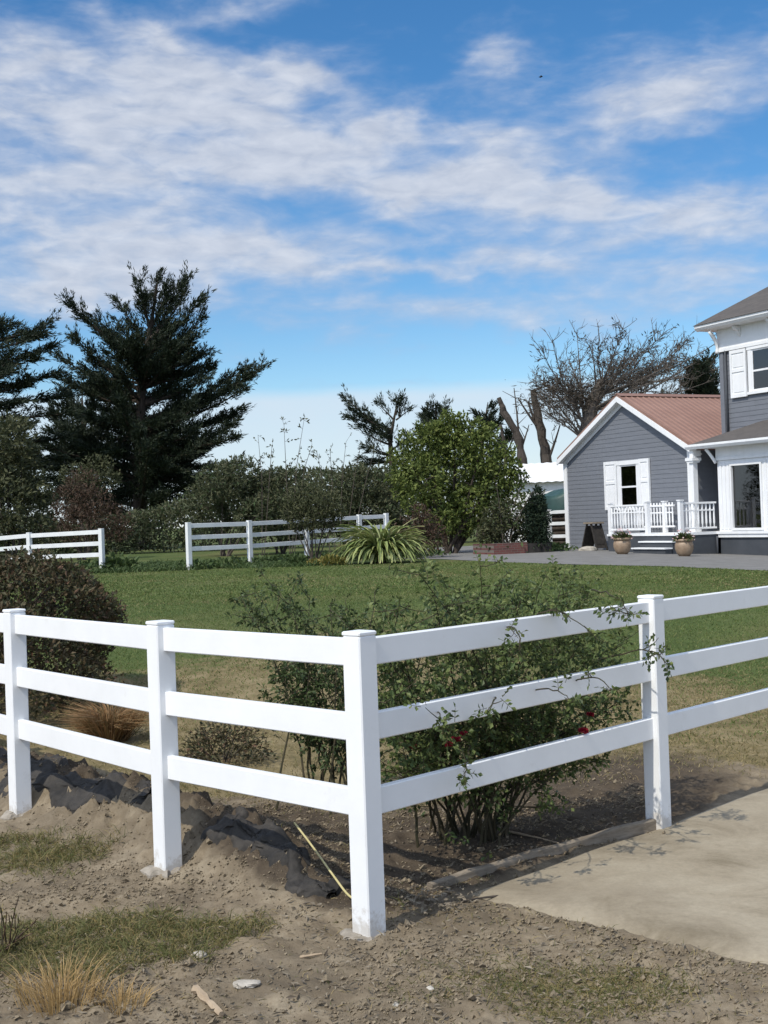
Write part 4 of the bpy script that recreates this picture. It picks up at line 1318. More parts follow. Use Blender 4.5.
snag('thick broken dead trunk leaning left with a snapped top, closest to the gable', [(552, 552), (549, 470), (541, 430), (533, 390)], .42, 68, [((545, 445), (528, 402), .14), ((548, 460), (560, 425), .1), ((540, 430), (518, 398), .09)])
snag('curved slender dead trunk, the next one left of the thickest dead trunk', [(524, 552), (523, 470), (518, 435), (503, 410), (499, 398)], .3, 67, [((519, 440), (514, 388), .07), ((521, 450), (529, 425), .07)])
snag('thin forked dead stem at left of the group of dead trunks', [(506, 552), (506, 480), (504, 440), (500, 425)], .17, 69, [((505, 455), (514, 430), .06), ((505, 460), (496, 436), .06)])


def bushy(name, label, cat, base_px, Y, clumps, leaf, mat, n_per, stems=5, stem_r=.05, group=None, flat=.9, bark='twig', stem_top=None, shell=.55):
    """clumps: (px, py, radius_m) at distance Y; leaves fill the outer part of every clump"""
    p = at(*base_px, Y); z = gz(p[0], p[1]); base = np.array([p[0], p[1], z])
    root = thing(name, base, label, cat, group)
    lv = Leaves(); tb = MB(); cs = []
    for c in clumps:
        px, py, r = c[:3]; dy = c[3] if len(c) > 3 else RNG.uniform(-1, 1) * r
        ctr = at(px, py, Y + dy); cs.append(ctr)
        n = int(n_per * r * r)
        d = rdir(n); rad = r * RNG.uniform(shell, 1, (n, 1)) ** .7
        lump = (.66 + .68 * vnoise(d[:, 0] * 2.2 + px, d[:, 2] * 2.2 + d[:, 1] * 1.7 + py, 8))[:, None]
        P = ctr + d * rad * lump * np.array([1, 1, flat])
        keep = P[:, 2] > z + .02
        P = P[keep]; d = d[keep]
        lv.add(P, d * .6 + RNG.normal(size=P.shape) * .7 + (0, 0, .15), RNG.uniform(.6, 1.25, len(P)) * leaf[0], RNG.uniform(.7, 1.2, len(P)) * leaf[1])
    for k in range(max(stems, 0)):
        e = cs[k % len(cs)]; s = base + (RNG.normal() * stem_r * 2, RNG.normal() * stem_r * 2, -.05)
        P = curve(s, e, .0, 7, .08); tb.tube(P, np.linspace(stem_r, stem_r * .35, 7), 6, False)
        for q in range(4):
            a = P[RNG.integers(3, 7)]; tb.tube([a, a + RNG.normal(size=3) * .3 + (0, 0, .25)], [stem_r * .4, stem_r * .15], 4, False)
    if stems: tb.build('stem', M[bark], root, base, False, False)
    lv.build('foliage' if cat != 'tree' else 'crown', M[mat], root, base)
    return root


# round green tree
cl = [(455, 445, .95), (430, 448, .8), (480, 452, .85), (412, 465, .75), (500, 470, .75), (455, 470, 1.2), (425, 480, .9), (486, 485, .9), (508, 482, .5), (404, 482, .45), (440, 500, .8), (470, 502, .8), (415, 500, .6), (498, 498, .5), (450, 430, .6), (470, 434, .6), (432, 434, .5), (455, 515, .6), (445, 424, .35), (425, 518, .45), (478, 518, .4), (432, 530, .5), (462, 528, .45), (445, 520, .5), (400, 470, .3), (515, 468, .3), (392, 455, .22), (405, 438, .28), (420, 427, .22), (462, 418, .24), (490, 430, .28), (508, 450, .28), (522, 478, .24), (519, 500, .28), (500, 516, .3), (398, 494, .24), (391, 478, .2), (447, 414, .18), (477, 424, .2)]
bushy('round_tree', 'rounded bright green leafy tree in front of the small cypresses, left of the white outbuilding', 'tree', (450, 552), 46, cl, (.17, .09), 'round_tree', 1250, 9, .08, bark='bark')

# shrubs and hedges beyond the far fences
bushy('shrub', 'tall olive green bush at far left in front of the cut-off cypress', 'shrub', (10, 552), 47, [(8, 440, .9), (25, 455, .7), (-10, 455, 1), (15, 475, 1.1), (35, 490, .7), (0, 500, 1.2), (25, 515, 1), (-15, 530, 1), (40, 530, .6), (15, 425, .45)], (.2, .1), 'olive', 900, 6, .05)
bushy('shrub', 'reddish brown scrubby bush behind the far left fence run', 'shrub', (82, 548), 56, [(70, 500, .9), (92, 505, .9), (82, 485, .7), (60, 520, .8), (105, 520, .9), (82, 525, 1), (50, 530, .6), (118, 530, .6)], (.2, .06), 'redbrown', 900, 6, .04)
bushy('shrub', 'pale yellowish bush in the shade below the two left cypresses', 'shrub', (88, 546), 64, [(72, 475, .7), (98, 470, .8), (88, 482, .8), (110, 480, .6)], (.2, .08), 'olive', 800, 6, .05)
bushy('shrub', 'brown-green overgrown bush right of the tallest cypress, behind the long far fence', 'shrub', (226, 546), 54, [(205, 500, .9), (222, 485, 1), (245, 480, 1), (238, 505, 1.1), (212, 520, .9), (255, 515, 1), (262, 488, .7), (230, 470, .5)], (.2, .08), 'hedge', 1300, 7, .05)
bushy('shrub', 'brown-green hedge bush in the middle of the hedgerow, left of the thin-stemmed shrub', 'shrub', (282, 546), 55, [(268, 492, 1), (290, 488, .9), (280, 512, 1.2), (300, 510, .9), (262, 518, .9), (295, 528, .8), (275, 478, .5)], (.2, .08), 'hedge', 1300, 7, .05)
bushy('shrub', 'dark hedge bush of the hedgerow directly above the striped flax clump', 'shrub', (362, 546), 56, [(330, 490, 1), (352, 484, .9), (375, 488, 1), (392, 492, .9), (340, 512, 1.1), (368, 510, 1.2), (395, 514, 1), (350, 528, .8), (385, 530, .8), (360, 474, .45)], (.2, .08), 'hedge', 1300, 7, .05)
bushy('shrub', 'dense dark shrub with thin bare stems between the far fence and the flax clump', 'shrub', (314, 556), 38.6, [(312, 500, .62), (298, 505, .5), (328, 504, .5), (312, 515, .6), (300, 520, .42), (326, 520, .42), (336, 512, .3), (290, 514, .3)], (.15, .05), 'olive', 1700, 9, .025)
bushy('shrub', 'dark leafy shrub in the raised bed between round tree and slim conifer', 'shrub', (510, 549), 43.8, [(495, 522, .5), (512, 515, .5), (525, 525, .45), (505, 535, .5), (488, 535, .4), (522, 540, .35), (500, 508, .3)], (.2, .08), 'olive', 1300, 8, .025)
bushy('shrub', 'small red-tinged shrub growing at the foot of the round green tree', 'shrub', (420, 556), 41.5, [(412, 528, .45), (428, 524, .45), (420, 538, .5), (405, 540, .35), (436, 538, .4), (420, 512, .3)], (.16, .06), 'redbrown', 1200, 8, .02)
bushy('columnar_conifer', 'slim dark column-shaped conifer beside the brick raised bed', 'tree', (537, 551), 43.6, [(537, 540, .42, 0), (537, 528, .45, 0), (537, 516, .42, 0), (537, 505, .34, 0), (537.5, 496, .22, 0), (538, 490, .1, 0)], (.16, .05), 'conifer', 5200, 3, .04, flat=1.0, bark='bark')


def hedgerow():
    lv = Leaves(); n = 42000
    t = RNG.uniform(0, 1, n)
    x = -34 + 48 * t; y = 70 - 6 * t + RNG.uniform(-1.6, 1.6, n)
    top = 1.7 + 1.9 * sstep(-13, -8, x) * sstep(11, 6, x) + 1.1 * (fbm(x * .6, y * .1, 3, 90) - .3)
    P = np.stack([x, y, gh(x, y) + top * RNG.uniform(0, 1, n) ** .75], 1)
    lv.add(P, rdir(n) + np.array([0, 0, .3]), RNG.uniform(.15, .36, n), RNG.uniform(.07, .14, n))
    o = lv.build('hedgerow', M['hedge']); o['kind'] = 'stuff'


hedgerow()


def sapling(name, label, stems, Y, leaf, mat, n_leaf, group=None, cat='sapling', r=.022):
    b = stems[0][0]; p = at(*b, Y); base = np.array([p[0], p[1], gz(p[0], p[1])])
    root = thing(name, base, label, cat, group)
    tb = MB(); lv = Leaves()
    for path in stems:
        T = np.array([at(a, c, Y) for a, c in path]); T[0, 2] = min(T[0, 2], base[2] + .02)
        t = np.linspace(0, len(T) - 1, 12); P = np.stack([np.interp(t, range(len(T)), T[:, k]) for k in range(3)], 1)
        tb.tube(P, np.linspace(r, r * .3, 12), 5, False)
        for k in range(10):
            i = RNG.integers(4, 12); d = unit(RNG.normal(size=3) + (0, 0, .8)); l = RNG.uniform(.15, .5) * r / .022
            tb.tube([P[i], P[i] + d * l], [r * .3, r * .12], 4, False)
            m = n_leaf; C = P[i] + d * l * RNG.uniform(.2, 1, (m, 1)); lv.add(C, d + RNG.normal(size=(m, 3)) * .8, RNG.uniform(.6, 1.2, m) * leaf[0], RNG.uniform(.7, 1.2, m) * leaf[1])
    tb.build('stem', M['twig'], root, base, False, False)
    lv.build('foliage', M[mat], root, base)


sapling('sapling', 'thin sparse sapling rising above the hedgerow, nearest the tallest cypress', [[(262, 548), (262, 480), (258, 435)], [(264, 548), (270, 470), (272, 445)]], 52, (.16, .07), 'olive', 4)
sapling('sapling', 'tallest sparse sapling with fluttering leaves above the middle of the hedgerow', [[(292, 548), (296, 470), (304, 420)], [(290, 548), (286, 470), (284, 425)], [(294, 548), (304, 470), (312, 445)]], 52, (.17, .075), 'olive', 4)
sapling('sapling', 'cluster of thin whippy saplings left of the small windswept cypress', [[(340, 548), (342, 480), (346, 442)], [(335, 548), (332, 480), (330, 450)], [(345, 548), (354, 480), (360, 448)], [(350, 548), (366, 480), (374, 452)], [(330, 548), (322, 480), (318, 455)]], 53, (.15, .05), 'olive', 4)
sapling('sapling', 'young tree with pale leaves in front of the white outbuilding', [[(505, 548), (510, 515), (524, 478)], [(504, 548), (500, 510), (496, 480)], [(506, 548), (516, 520), (534, 490)]], 43.2, (.2, .09), 'rose_pale', 4)


def flax():
    p = at(382, 561, 38.3); base = np.array([p[0], p[1], gz(p[0], p[1])])
    root = thing('flax_plant', base, 'big clump of arching yellow-green striped flax leaves at the edge of the lawn', 'plant')
    m = MB()
    for k in range(400):
        a = RNG.uniform(0, 2 * pi); lean = RNG.uniform(.1, 1.25); L = RNG.uniform(1.15, 1.95); w = RNG.uniform(.07, .125)
        o = np.array([cos(a), sin(a), 0]); s = np.array([-sin(a), cos(a), 0]); n = 8
        t = np.linspace(0, 1, n)
        ang = (pi / 2 - lean * .55) - t ** 1.15 * (1.5 + lean * 1.05) * RNG.uniform(.8, 1.2)
        step = L / (n - 1); r = np.concatenate([[0], np.cumsum(np.cos(ang[:-1]) * step)]); h = np.concatenate([[0], np.cumsum(np.sin(ang[:-1]) * step)])
        h = np.maximum(h, .03 * t)
        C = base + o * (r[:, None] + RNG.uniform(0, .3)) + np.array([0, 0, 1]) * h[:, None]
        ww = w * np.array([.7, 1, 1, 1, .9, .75, .5, .08])
        up = np.array([0, 0, .02])
        V = []
        for i in range(n): V += [C[i] - s * ww[i] / 2 + up, C[i], C[i] + s * ww[i] / 2 + up]
        m.add(V, [(3 * i + j, 3 * i + 1 + j, 3 * i + 4 + j, 3 * i + 3 + j) for i in range(n - 1) for j in (0, 1)])
    m.build('foliage', M['flax'], root, base, False, False)
    c = MB(); c.lathe(base, [(.35, -.05), (.3, .1), (.12, .22)], 12); c.build('leaf_base', M['potsoil'], root, base)


flax()


def low_plant(name, label, px, py, Y, w, h, mat, n, leaf, cat='plant'):
    p = at(px, py, Y); base = np.array([p[0], p[1], gz(p[0], p[1])])
    root = thing(name, base, label, cat)
    lv = Leaves(); d = rdir(n); d[:, 2] = abs(d[:, 2])
    P = base + d * RNG.uniform(.4, 1, (n, 1)) * np.array([w, w * .7, h]); lv.add(P, d + RNG.normal(size=(n, 3)) * .5, RNG.uniform(.7, 1.2, n) * leaf[0], leaf[1]); lv.build('foliage', M[mat], root, base)
    tb = MB()
    for k in range(8):
        q = P[k * 7]; tb.tube([base - (0, 0, .03), (base + q) / 2 + (0, 0, .03), q], [.012, .008, .005], 4, False)
    tb.build('stem', M['twig'], root, base, False, False)


low_plant('low_plant', 'low yellow leafy plant at the lawn edge between thin-stemmed shrub and flax', 332, 559.5, 38.0, .42, .26, 'yellow_plant', 260, (.16, .08))
low_plant('low_plant', 'low golden green plant beside the foot of the thin-stemmed shrub', 318, 560, 38.2, .3, .2, 'yellow_plant', 150, (.13, .06))
low_plant('low_plant', 'low broad-leaved plant growing against the end post of the far left fence', 118, 574, 39.2, .75, .45, 'weed', 330, (.22, .13))
low_plant('low_plant', 'low leafy plant just right of the thin-stemmed shrub', 300, 562, 38.6, .35, .3, 'weed', 200, (.14, .07))

# ------------------------------------------------------------------ near planting


def hedge_bush():
    base = np.array([-4.05, 12.5, gz(-4.05, 12.5)])
    root = thing('hedge_bush', base, 'big clipped bush with bronze tinged leaves behind the left end of the near fence', 'shrub')
    lv = Leaves(); n = 30000
    d = rdir(n); d[:, 2] = np.abs(d[:, 2]) * np.where(RNG.uniform(size=n) < .3, -.5, 1)
    lump = .76 + .46 * vnoise(d[:, 0] * 3 + d[:, 2] * 2, d[:, 1] * 3 + d[:, 2] * 3, 6) + .12 * vnoise(d[:, 0] * 9, d[:, 1] * 9 + d[:, 2] * 9, 16)
    sup = (np.abs(d[:, 0]) ** 3 + np.abs(d[:, 1]) ** 3 + np.abs(d[:, 2]) ** 3) ** (-1 / 3)
    rad = RNG.uniform(.78, 1, n) ** .6
    P = base + np.array([0, 0, .58]) + d * (lump * sup * rad)[:, None] * np.array([1.16, 1.05, .80])
    P = P[P[:, 2] > base[2] + .05]; n = len(P)
    lv.add(P, unit(P - base - (0, 0, .5)) * .5 + RNG.normal(size=(n, 3)) * .7 + (0, 0, .3), RNG.uniform(.035, .075, n), RNG.uniform(.022, .042, n))
    tb = MB()
    for k in range(26):
        a = RNG.uniform(0, 6.28); e = base + np.array([cos(a) * .9, sin(a) * .8, RNG.uniform(.5, 1.3)]); tb.tube(curve(base + (0, 0, -.05), e, .1, 6, .08), np.linspace(.03, .008, 6), 5, False)
    tb.build('stem', M['twig'], root, base, False, False); lv.build('foliage', M['bronze'], root, base)


hedge_bush()


def tuft(name, label, x, y, n, L, W, mat, spread=.1, lean=(.2, .9), droop=.5, cat='grass'):
    base = np.array([x, y, gz(x, y)])
    b = Blades(); a = RNG.uniform(0, 2 * pi, n); le = RNG.uniform(*lean, n)
    D = np.stack([np.cos(a) * le, np.sin(a) * le, np.ones(n)], 1)
    P = base + np.stack([np.cos(a) * spread * RNG.uniform(0, 1, n), np.sin(a) * spread * RNG.uniform(0, 1, n), np.full(n, -.01)], 1)
    b.add(P, D, RNG.uniform(.55, 1, n) * L, W, droop)
    o = b.build(name, M[mat], None, base); o.location = base
    return tag(o, label, cat)


tuft('sedge_tuft', 'copper brown ornamental grass tuft below the big bronze bush', -2.42, 11.0, 900, .58, .008, 'sedge', .14, (.2, 1.1))


def small_shrub(name, label, x, y, r, h, mat, n, leaf):
    base = np.array([x, y, gz(x, y)])
    root = thing(name, base, label, 'shrub')
    lv = Leaves(); d = rdir(n); d[:, 2] = np.abs(d[:, 2])
    rad = RNG.uniform(.25, 1, n) ** .6 * (.75 + .5 * vnoise(d[:, 0] * 3, d[:, 1] * 3 + d[:, 2] * 2, 3))
    P = base + d * rad[:, None] * np.array([r, r, h]) + (0, 0, .03)
    lv.add(P, d + RNG.normal(size=(n, 3)) * .7, RNG.uniform(.6, 1.2, n) * leaf[0], RNG.uniform(.6, 1.2, n) * leaf[1]); lv.build('foliage', M[mat], root, base)
    tb = MB()
    for k in range(14): tb.tube(curve(base - (0, 0, .03), P[k * 11], .05, 5, .02), np.linspace(.007, .003, 5), 4, False)
    tb.build('stem', M['twig'], root, base, False, False)


small_shrub('small_shrub', 'small dark green shrub seen between the lower rails right of the copper tuft', -1.32, 10.0, .36, .34, 'bronze', 1500, (.04, .022))


def rose(name, label, base, canes, mat, leaflet=.05, flowers=(), dens=9, extra_clumps=(), twig_len=(.08, .26), shoots=()):
    base = np.array([*base, gz(*base)])
    root = thing(name, base, label, 'rose bush')
    tb = MB(); lv = Leaves()

    def behind(q):
        return (q[0] + .137) * -.719 + (q[1] - 5.75) * .695 > .07 and (q[0] + .137) * .707 + (q[1] - 5.75) * .707 > .07

    def spray(q, d, free=False):
        if not (free or behind(q + d * leaflet * 2.4)): return
        """a compound leaf: five leaflets on a short stalk"""
        k = 5; side = unit(np.cross(d, RNG.normal(size=3)))
        stalk = leaflet * 1.9
        tb.tube([q, q + d * stalk], [.0016, .001], 3, False)
        P = np.array([q + d * stalk, q + d * stalk * .7, q + d * stalk * .7, q + d * stalk * .35, q + d * stalk * .35])
        D = np.array([d, d * .5 + side, d * .5 - side, d * .4 + side, d * .4 - side]) + RNG.normal(size=(5, 3)) * .2 - np.array([0, 0, .2])
        lv.add(P, D, leaflet * RNG.uniform(.75, 1.2, 5), leaflet * .62, .1, .5)
    for ci, c in enumerate(list(canes) + list(shoots)):
        free = ci >= len(canes)
        pts = np.array([p for p in c], float)
        t = np.linspace(0, len(pts) - 1, 14); P = np.stack([np.interp(t, range(len(pts)), pts[:, k]) for k in range(3)], 1)
        for _ in range(12 if free else 4): P[1:-1] = (P[:-2] + P[1:-1] * 2 + P[2:]) / 4
        P[1:-1] += RNG.normal(size=(12, 3)) * (.003 if free else .007)
        tb.tube(P, np.linspace(.005 if free else .009, .002, 14), 5, False)
        for k in range((2 if P[0][2] < 1.0 else 5) if free else dens):
            t = RNG.uniform(.3, 1) ** .8; q = np.array([np.interp(t, np.linspace(0, 1, 14), P[:, j]) for j in range(3)])
            d = unit(RNG.normal(size=3) * np.array([1, .8, .6]) + (0, 0, .25)); L = RNG.uniform(*twig_len) * (.45 if free else 1)
            if not (free or behind(q + d * L)): continue
            Q = curve(q, q + d * L, -.05, 4, .01); tb.tube(Q, np.linspace(.003, .0015, 4), 4, False)
            for z in range(2 if free else 4):
                i = RNG.integers(1, 4); spray(Q[i] + RNG.normal(size=3) * .012, unit(d + RNG.normal(size=3) * .8), free)
        for z in range(5): spray(P[-1] - (P[-1] - P[-2]) * z * .5, unit(P[-1] - P[-3] + RNG.normal(size=3) * .7 * np.linalg.norm(P[-1] - P[-3])), free)
    for c, r, n in extra_clumps:
        c = np.array(c)
        for k in range(n):
            d = rdir(1)[0]; q = c + d * r * RNG.uniform(.2, 1) ** .6; spray(q, unit(d + RNG.normal(size=3) * .8))
    tb.build('cane', M['cane'], root, base, False, False)
    lv.build('foliage', M[mat], root, base)
    for f, s, mt in flowers:
        fl = Leaves(); f = np.array(f)
        for ring, (k, tilt, rr) in enumerate(((7, .25, .2), (8, .7, .55), (9, 1.2, .9))):
            a = np.arange(k) * 2 * pi / k + ring; D = np.stack([np.cos(a) * tilt, np.sin(a) * tilt - .45, np.ones(k) * .8], 1); fl.add(np.tile(f, (k, 1)), D, s * (.7 + .3 * rr), s * .85, .22, .62)
        o = fl.build('flower', M[mt], root, base)


def rb(px, py, Y): return at(px, py, Y)


def behind_fence(px, extra):
    return 5.84 / (1 - 1.035 * (px - 384) / F_PX) + extra




b2 = at(476, 838, 7.35)
canes = []
for (tx, ty, Y) in [(400, 640, 7.0), (420, 575, 7.5), (435, 600, 7.9), (455, 620, 7.0), (480, 565, 7.8), (500, 590, 7.2), (520, 600, 7.6), (545, 575, 7.3), (570, 570, 7.7), (590, 590, 7.2), (610, 610, 7.5), (625, 640, 7.3), (600, 660, 7.6), (575, 690, 7.2), (610, 700, 7.4), (560, 640, 7.9), (530, 660, 6.9), (500, 680, 7.8), (470, 660, 7.2), (440, 680, 6.8), (410, 690, 7.2), (395, 720, 7.4), (430, 730, 6.8), (540, 720, 7.8), (575, 750, 7.4), (590, 720, 7.7), (460, 700, 7.6), (520, 700, 7.2), (395, 665, 7.9), (555, 610, 8.0), (585, 630, 8.0), (460, 590, 8.0), (372, 640, 8), (385, 700, 8), (365, 690, 8), (400, 600, 8), (640, 665, 8), (630, 700, 8), (600, 760, 8), (410, 770, 8), (395, 690, 8)]:
    e = rb(tx, ty, behind_fence(tx, .28 + RNG.uniform(0, .8))); s = np.array([b2[0] + RNG.normal() * .12, b2[1] + RNG.normal() * .10, gz(b2[0], b2[1]) - .02])
    m = s * .45 + e * .55 + np.array([RNG.normal() * .1, RNG.normal() * .1, .16])
    canes.append([s, s * .75 + m * .25 + (0, 0, .1), m, e])
# shoots that lean over and through the fence towards the driveway
for path in ([(520, 640, 7.2), (540, 600, 6.75), (570, 612, 6.55), (598, 640, 6.55)], [(480, 660, 7.1), (505, 615, 6.5), (522, 630, 6.3), (520, 655, 6.25)], [(600, 660, 7.4), (640, 650, 7.15), (655, 645, 7.05), (668, 665, 7.02)],
             [(490, 720, 7.1), (500, 690, 6.4), (492, 700, 6.1), (488, 715, 6.05)], [(520, 690, 7.0), (545, 688, 6.5), (560, 690, 6.35), (572, 700, 6.35)], [(560, 690, 7.2), (590, 672, 6.75), (604, 680, 6.6), (612, 690, 6.58)],
             [(590, 590, 7.4), (608, 592, 6.95), (622, 600, 6.85), (628, 614, 6.85)], [(430, 720, 6.7), (438, 708, 6.1), (440, 716, 5.95), (442, 722, 5.92)], [(470, 745, 6.6), (467, 758, 6.3), (465, 768, 6.12), (465, 776, 6.1)]):
    canes.append([rb(*p) for p in path])
canes_main = canes[:41]; shoots = canes[41:]
fl = [(rb(456, 741, 6.55), .036, 'petal'), (rb(449, 746, 6.6), .03, 'petal'), (rb(414, 749, 6.7), .034, 'petal_dark'), (rb(583, 733, 7.0), .04, 'petal_dark'), (rb(464, 735, 6.6), .028, 'petal'), (rb(590, 716, 7.1), .03, 'petal_dark')]
clumps = [((*rb(px, py, behind_fence(px, .15 + r * 1.15)),), r, int(n * (1.0 if py < 735 else .3))) for px, py, Y, r, n in [(430, 680, 7.2, .28, 70), (470, 690, 7.4, .32, 95), (520, 680, 7.3, .32, 100), (570, 660, 7.4, .28, 80), (600, 640, 7.4, .22, 60), (420, 720, 7.2, .22, 60), (455, 730, 7.2, .24, 60), (500, 730, 7.5, .24, 60), (560, 720, 7.5, .24, 60), (545, 640, 7.5, .24, 60), (560, 590, 7.5, .16, 40), (520, 620, 7.4, .2, 46), (400, 740, 7.1, .18, 36), (585, 745, 7.4, .14, 26), (470, 790, 7.4, .2, 30), (440, 800, 7.3, .16, 22), (500, 810, 7.4, .15, 16), (480, 640, 7.6, .24, 46), (430, 650, 7.5, .2, 34), (610, 690, 7.5, .16, 26), (490, 830, 7.3, .13, 14)]]
rose('rose_bush', 'large leafy rose bush with red blooms growing through the right-hand near fence', b2[:2], canes_main, 'rose', .034, fl, 15, clumps, shoots=shoots)
b1 = at(335, 800, 8.4)
canes = []
for (tx, ty, Y) in [(242, 600, 8.6), (255, 590, 8.3), (275, 585, 8.8), (290, 600, 8.4), (310, 595, 8.6), (330, 605, 8.2), (345, 600, 8.7), (262, 640, 8.3), (285, 680, 8.4), (300, 650, 8.2), (275, 700, 8.5), (320, 690, 8.3), (345, 680, 8.6), (335, 720, 8.3), (310, 730, 8.5), (360, 640, 8.8), (385, 610, 8.7), (375, 590, 8.9), (252, 612, 8.7)]:
    e = rb(tx, ty, Y); s = np.array([b1[0] + RNG.normal() * .12, b1[1] + RNG.normal() * .1, gz(b1[0], b1[1]) - .02]); m = s * .5 + e * .5 + np.array([0.06, 0, .18]); canes.append([s, s * .7 + m * .3 + (0, 0, .08), m, e])
clumps = [((*rb(px, py, Y),), r, n) for px, py, Y, r, n in [(300, 650, 8.5, .26, 40), (330, 680, 8.4, .24, 44), (275, 620, 8.5, .2, 30), (340, 640, 8.5, .22, 36), (320, 720, 8.4, .2, 30), (345, 740, 8.3, .16, 20), (290, 690, 8.4, .16, 20)]]
rose('rose_bush', 'loose pale-leaved rose bush without blooms behind the left-hand near fence', b1[:2], canes, 'rose_pale', .034, (), 10, clumps)

# ------------------------------------------------------------------ bits on the ground


def cloth(name, label, path, width, seed, lift=.008):
    """a bunched strip of black cloth lying over the soil"""
    path = np.array(path, float); n = 120; m = 34
    t = np.linspace(0, len(path) - 1, n); C = np.stack([np.interp(t, range(len(path)), path[:, k]) for k in range(2)], 1)
    for _ in range(6): C[1:-1] = (C[:-2] + 2 * C[1:-1] + C[2:]) / 4
    T = np.gradient(C, axis=0); T /= np.linalg.norm(T, axis=1)[:, None]; S = np.stack([-T[:, 1], T[:, 0]], 1)
    u = np.linspace(-1, 1, m)
    tt = np.linspace(0, 1, n)
    wv = width * (.25 + 1.1 * vnoise(tt * 7, tt * 0 + seed, 3)) * np.minimum(1, np.minimum(tt, 1 - tt) * 9 + .25)
    G = C[:, None] + S[:, None] * (u[None, :] * wv[:, None])[..., None]
    edge = .16 * (fbm(tt[:, None] * 14 + u[None] * 0, u[None] * 2 + seed + tt[:, None] * 0, 3, seed) - .5)
    G = G + S[:, None] * edge[..., None]
    def sm(a):
        for _ in range(14):
            a = np.pad(a, 1, mode='edge'); a = (a[:-2, 1:-1] + a[2:, 1:-1] + a[1:-1, :-2] + a[1:-1, 2:] + a[1:-1, 1:-1] * 2) / 6
        return a
    uu = np.broadcast_to(u[None], (n, m)); t2 = np.broadcast_to(tt[:, None], (n, m))
    along = fbm(uu * 4 + 9 * fbm(t2 * 3, uu, 2, seed + 5), t2 * 3, 4, seed + 1)
    ridges = np.abs(along - .5) * 2
    z = sm(gh(G[..., 0], G[..., 1]))
    z = z + lift + (1 - ridges) ** 1.6 * .022 * (1 - np.abs(uu) ** 4) + (fbm(G[..., 0] * 14, G[..., 1] * 14, 3, seed + 2) - .5) * .02 + (np.abs(fbm(G[..., 0] * 9 + G[..., 1] * 5, G[..., 1] * 3, 3, seed + 6) - .5) * -.09 + .02) * (1 - np.abs(uu) ** 3)
    z = np.maximum(z, gh(G[..., 0], G[..., 1]) + .004)
    z = z - sstep(.82, 1, np.abs(uu)) * .045 - .045 * sstep(.50, .66, fbm(G[..., 0] * 5.5, G[..., 1] * 5.5, 4, seed + 9))
    V = np.concatenate([G, z[..., None]], -1).reshape(-1, 3)
    base = np.array([C[n // 2, 0], C[n // 2, 1], gz(*C[n // 2])])
    i = np.arange(m - 1)[None, :] + np.arange(n - 1)[:, None] * m
    loops = np.stack([i, i + 1, i + 1 + m, i + m], -1).ravel()
    o = mesh_np(name, V, np.full((n - 1) * (m - 1), 4), loops, M['fabric'], None, base, True); o.location = base
    return tag(o, label, 'cloth')


cloth('landscape_cloth', 'crumpled black cloth on the soil bank between the two left fence posts', [(-3.4, 9.5), (-2.75, 9.0), (-2.25, 8.5), (-1.85, 8.1), (-1.45, 7.72)], .21, 3)
cloth('landscape_cloth', 'ragged black cloth sliding down the soil bank left of the corner post', [(-1.0, 7.15), (-.86, 6.98), (-.66, 6.76), (-.46, 6.5), (-.3, 6.28)], .15, 8)


def cord():
    pts = [at(296, 868, 6.95), at(312, 876, 6.75), at(330, 890, 6.45), at(349, 902, 6.2), at(365, 905, 6.12)]
    P = np.array([[p[0], p[1], gz(p[0], p[1]) + h] for p, h in zip(pts, (.10, .09, .06, .03, .02))]); t = np.linspace(0, 4, 30); Q = np.stack([np.interp(t, range(5), P[:, k]) for k in range(3)], 1)
    for _ in range(5): Q[1:-1] = (Q[:-2] + 2 * Q[1:-1] + Q[2:]) / 4
    base = P[2]
    m = MB(); m.tube(Q, .006, 6); o = m.build('cord', M['cord'], None, base, True); o.location = base
    tag(o, 'thin pale yellow cord running out of the black cloth to the corner post', 'cord')


cord()


def board():
    a = at(434, 893, 6.38); b = at(661, 829, 7.5)
    a[2] = .005; b[2] = .02
    m = MB(); n = 14; t = np.linspace(0, 1, n)[:, None]
    C = a + (b - a) * t; C[:, 1] += .03 * np.sin(t[:, 0] * pi); d = unit(b - a); s = unit(np.array([-d[1], d[0], 0]))
    C = C + s * .03
    V = []
    for c in C:
        j = RNG.normal() * .003
        V += [c - s * .02 + (0, 0, -.05), c + s * .022 + (0, 0, -.05), c + s * .022 + (0, 0, .035 + j), c + s * .016 + (0, 0, .04 + j), c - s * .015 + (0, 0, .04 + j), c - s * .02 + (0, 0, .033 + j)]
    Fs = [(i * 6 + k, i * 6 + (k + 1) % 6, i * 6 + 6 + (k + 1) % 6, i * 6 + 6 + k) for i in range(n - 1) for k in range(6)] + [tuple(range(6)), tuple((n - 1) * 6 + k for k in range(5, -1, -1))]
    m.add(V, Fs); base = C[n // 2]; o = m.build('timber_edging', M['timber'], None, base); o.location = base
    tag(o, 'long weathered timber board edging the concrete driveway under the right-hand near fence', 'board')


board()


def stick(label, a, b, r, mat='stick', name='stick', flat=1.0):
    pa = at(*a); pb = at(*b); pa[2] = gz(pa[0], pa[1]) + r; pb[2] = gz(pb[0], pb[1]) + r
    P = curve(pa, pb, .03, 9, .004); P[:, 2] = np.maximum(P[:, 2], gh(P[:, 0], P[:, 1]) + r * .6)
    base = P[4].copy()
    m = MB(); m.tube(P, r * (1 + .2 * RNG.normal(size=9)) * np.linspace(1.1, .75, 9), 6); o = m.build(name, M[mat], None, base); o.location = base
    tag(o, label, 'stick')


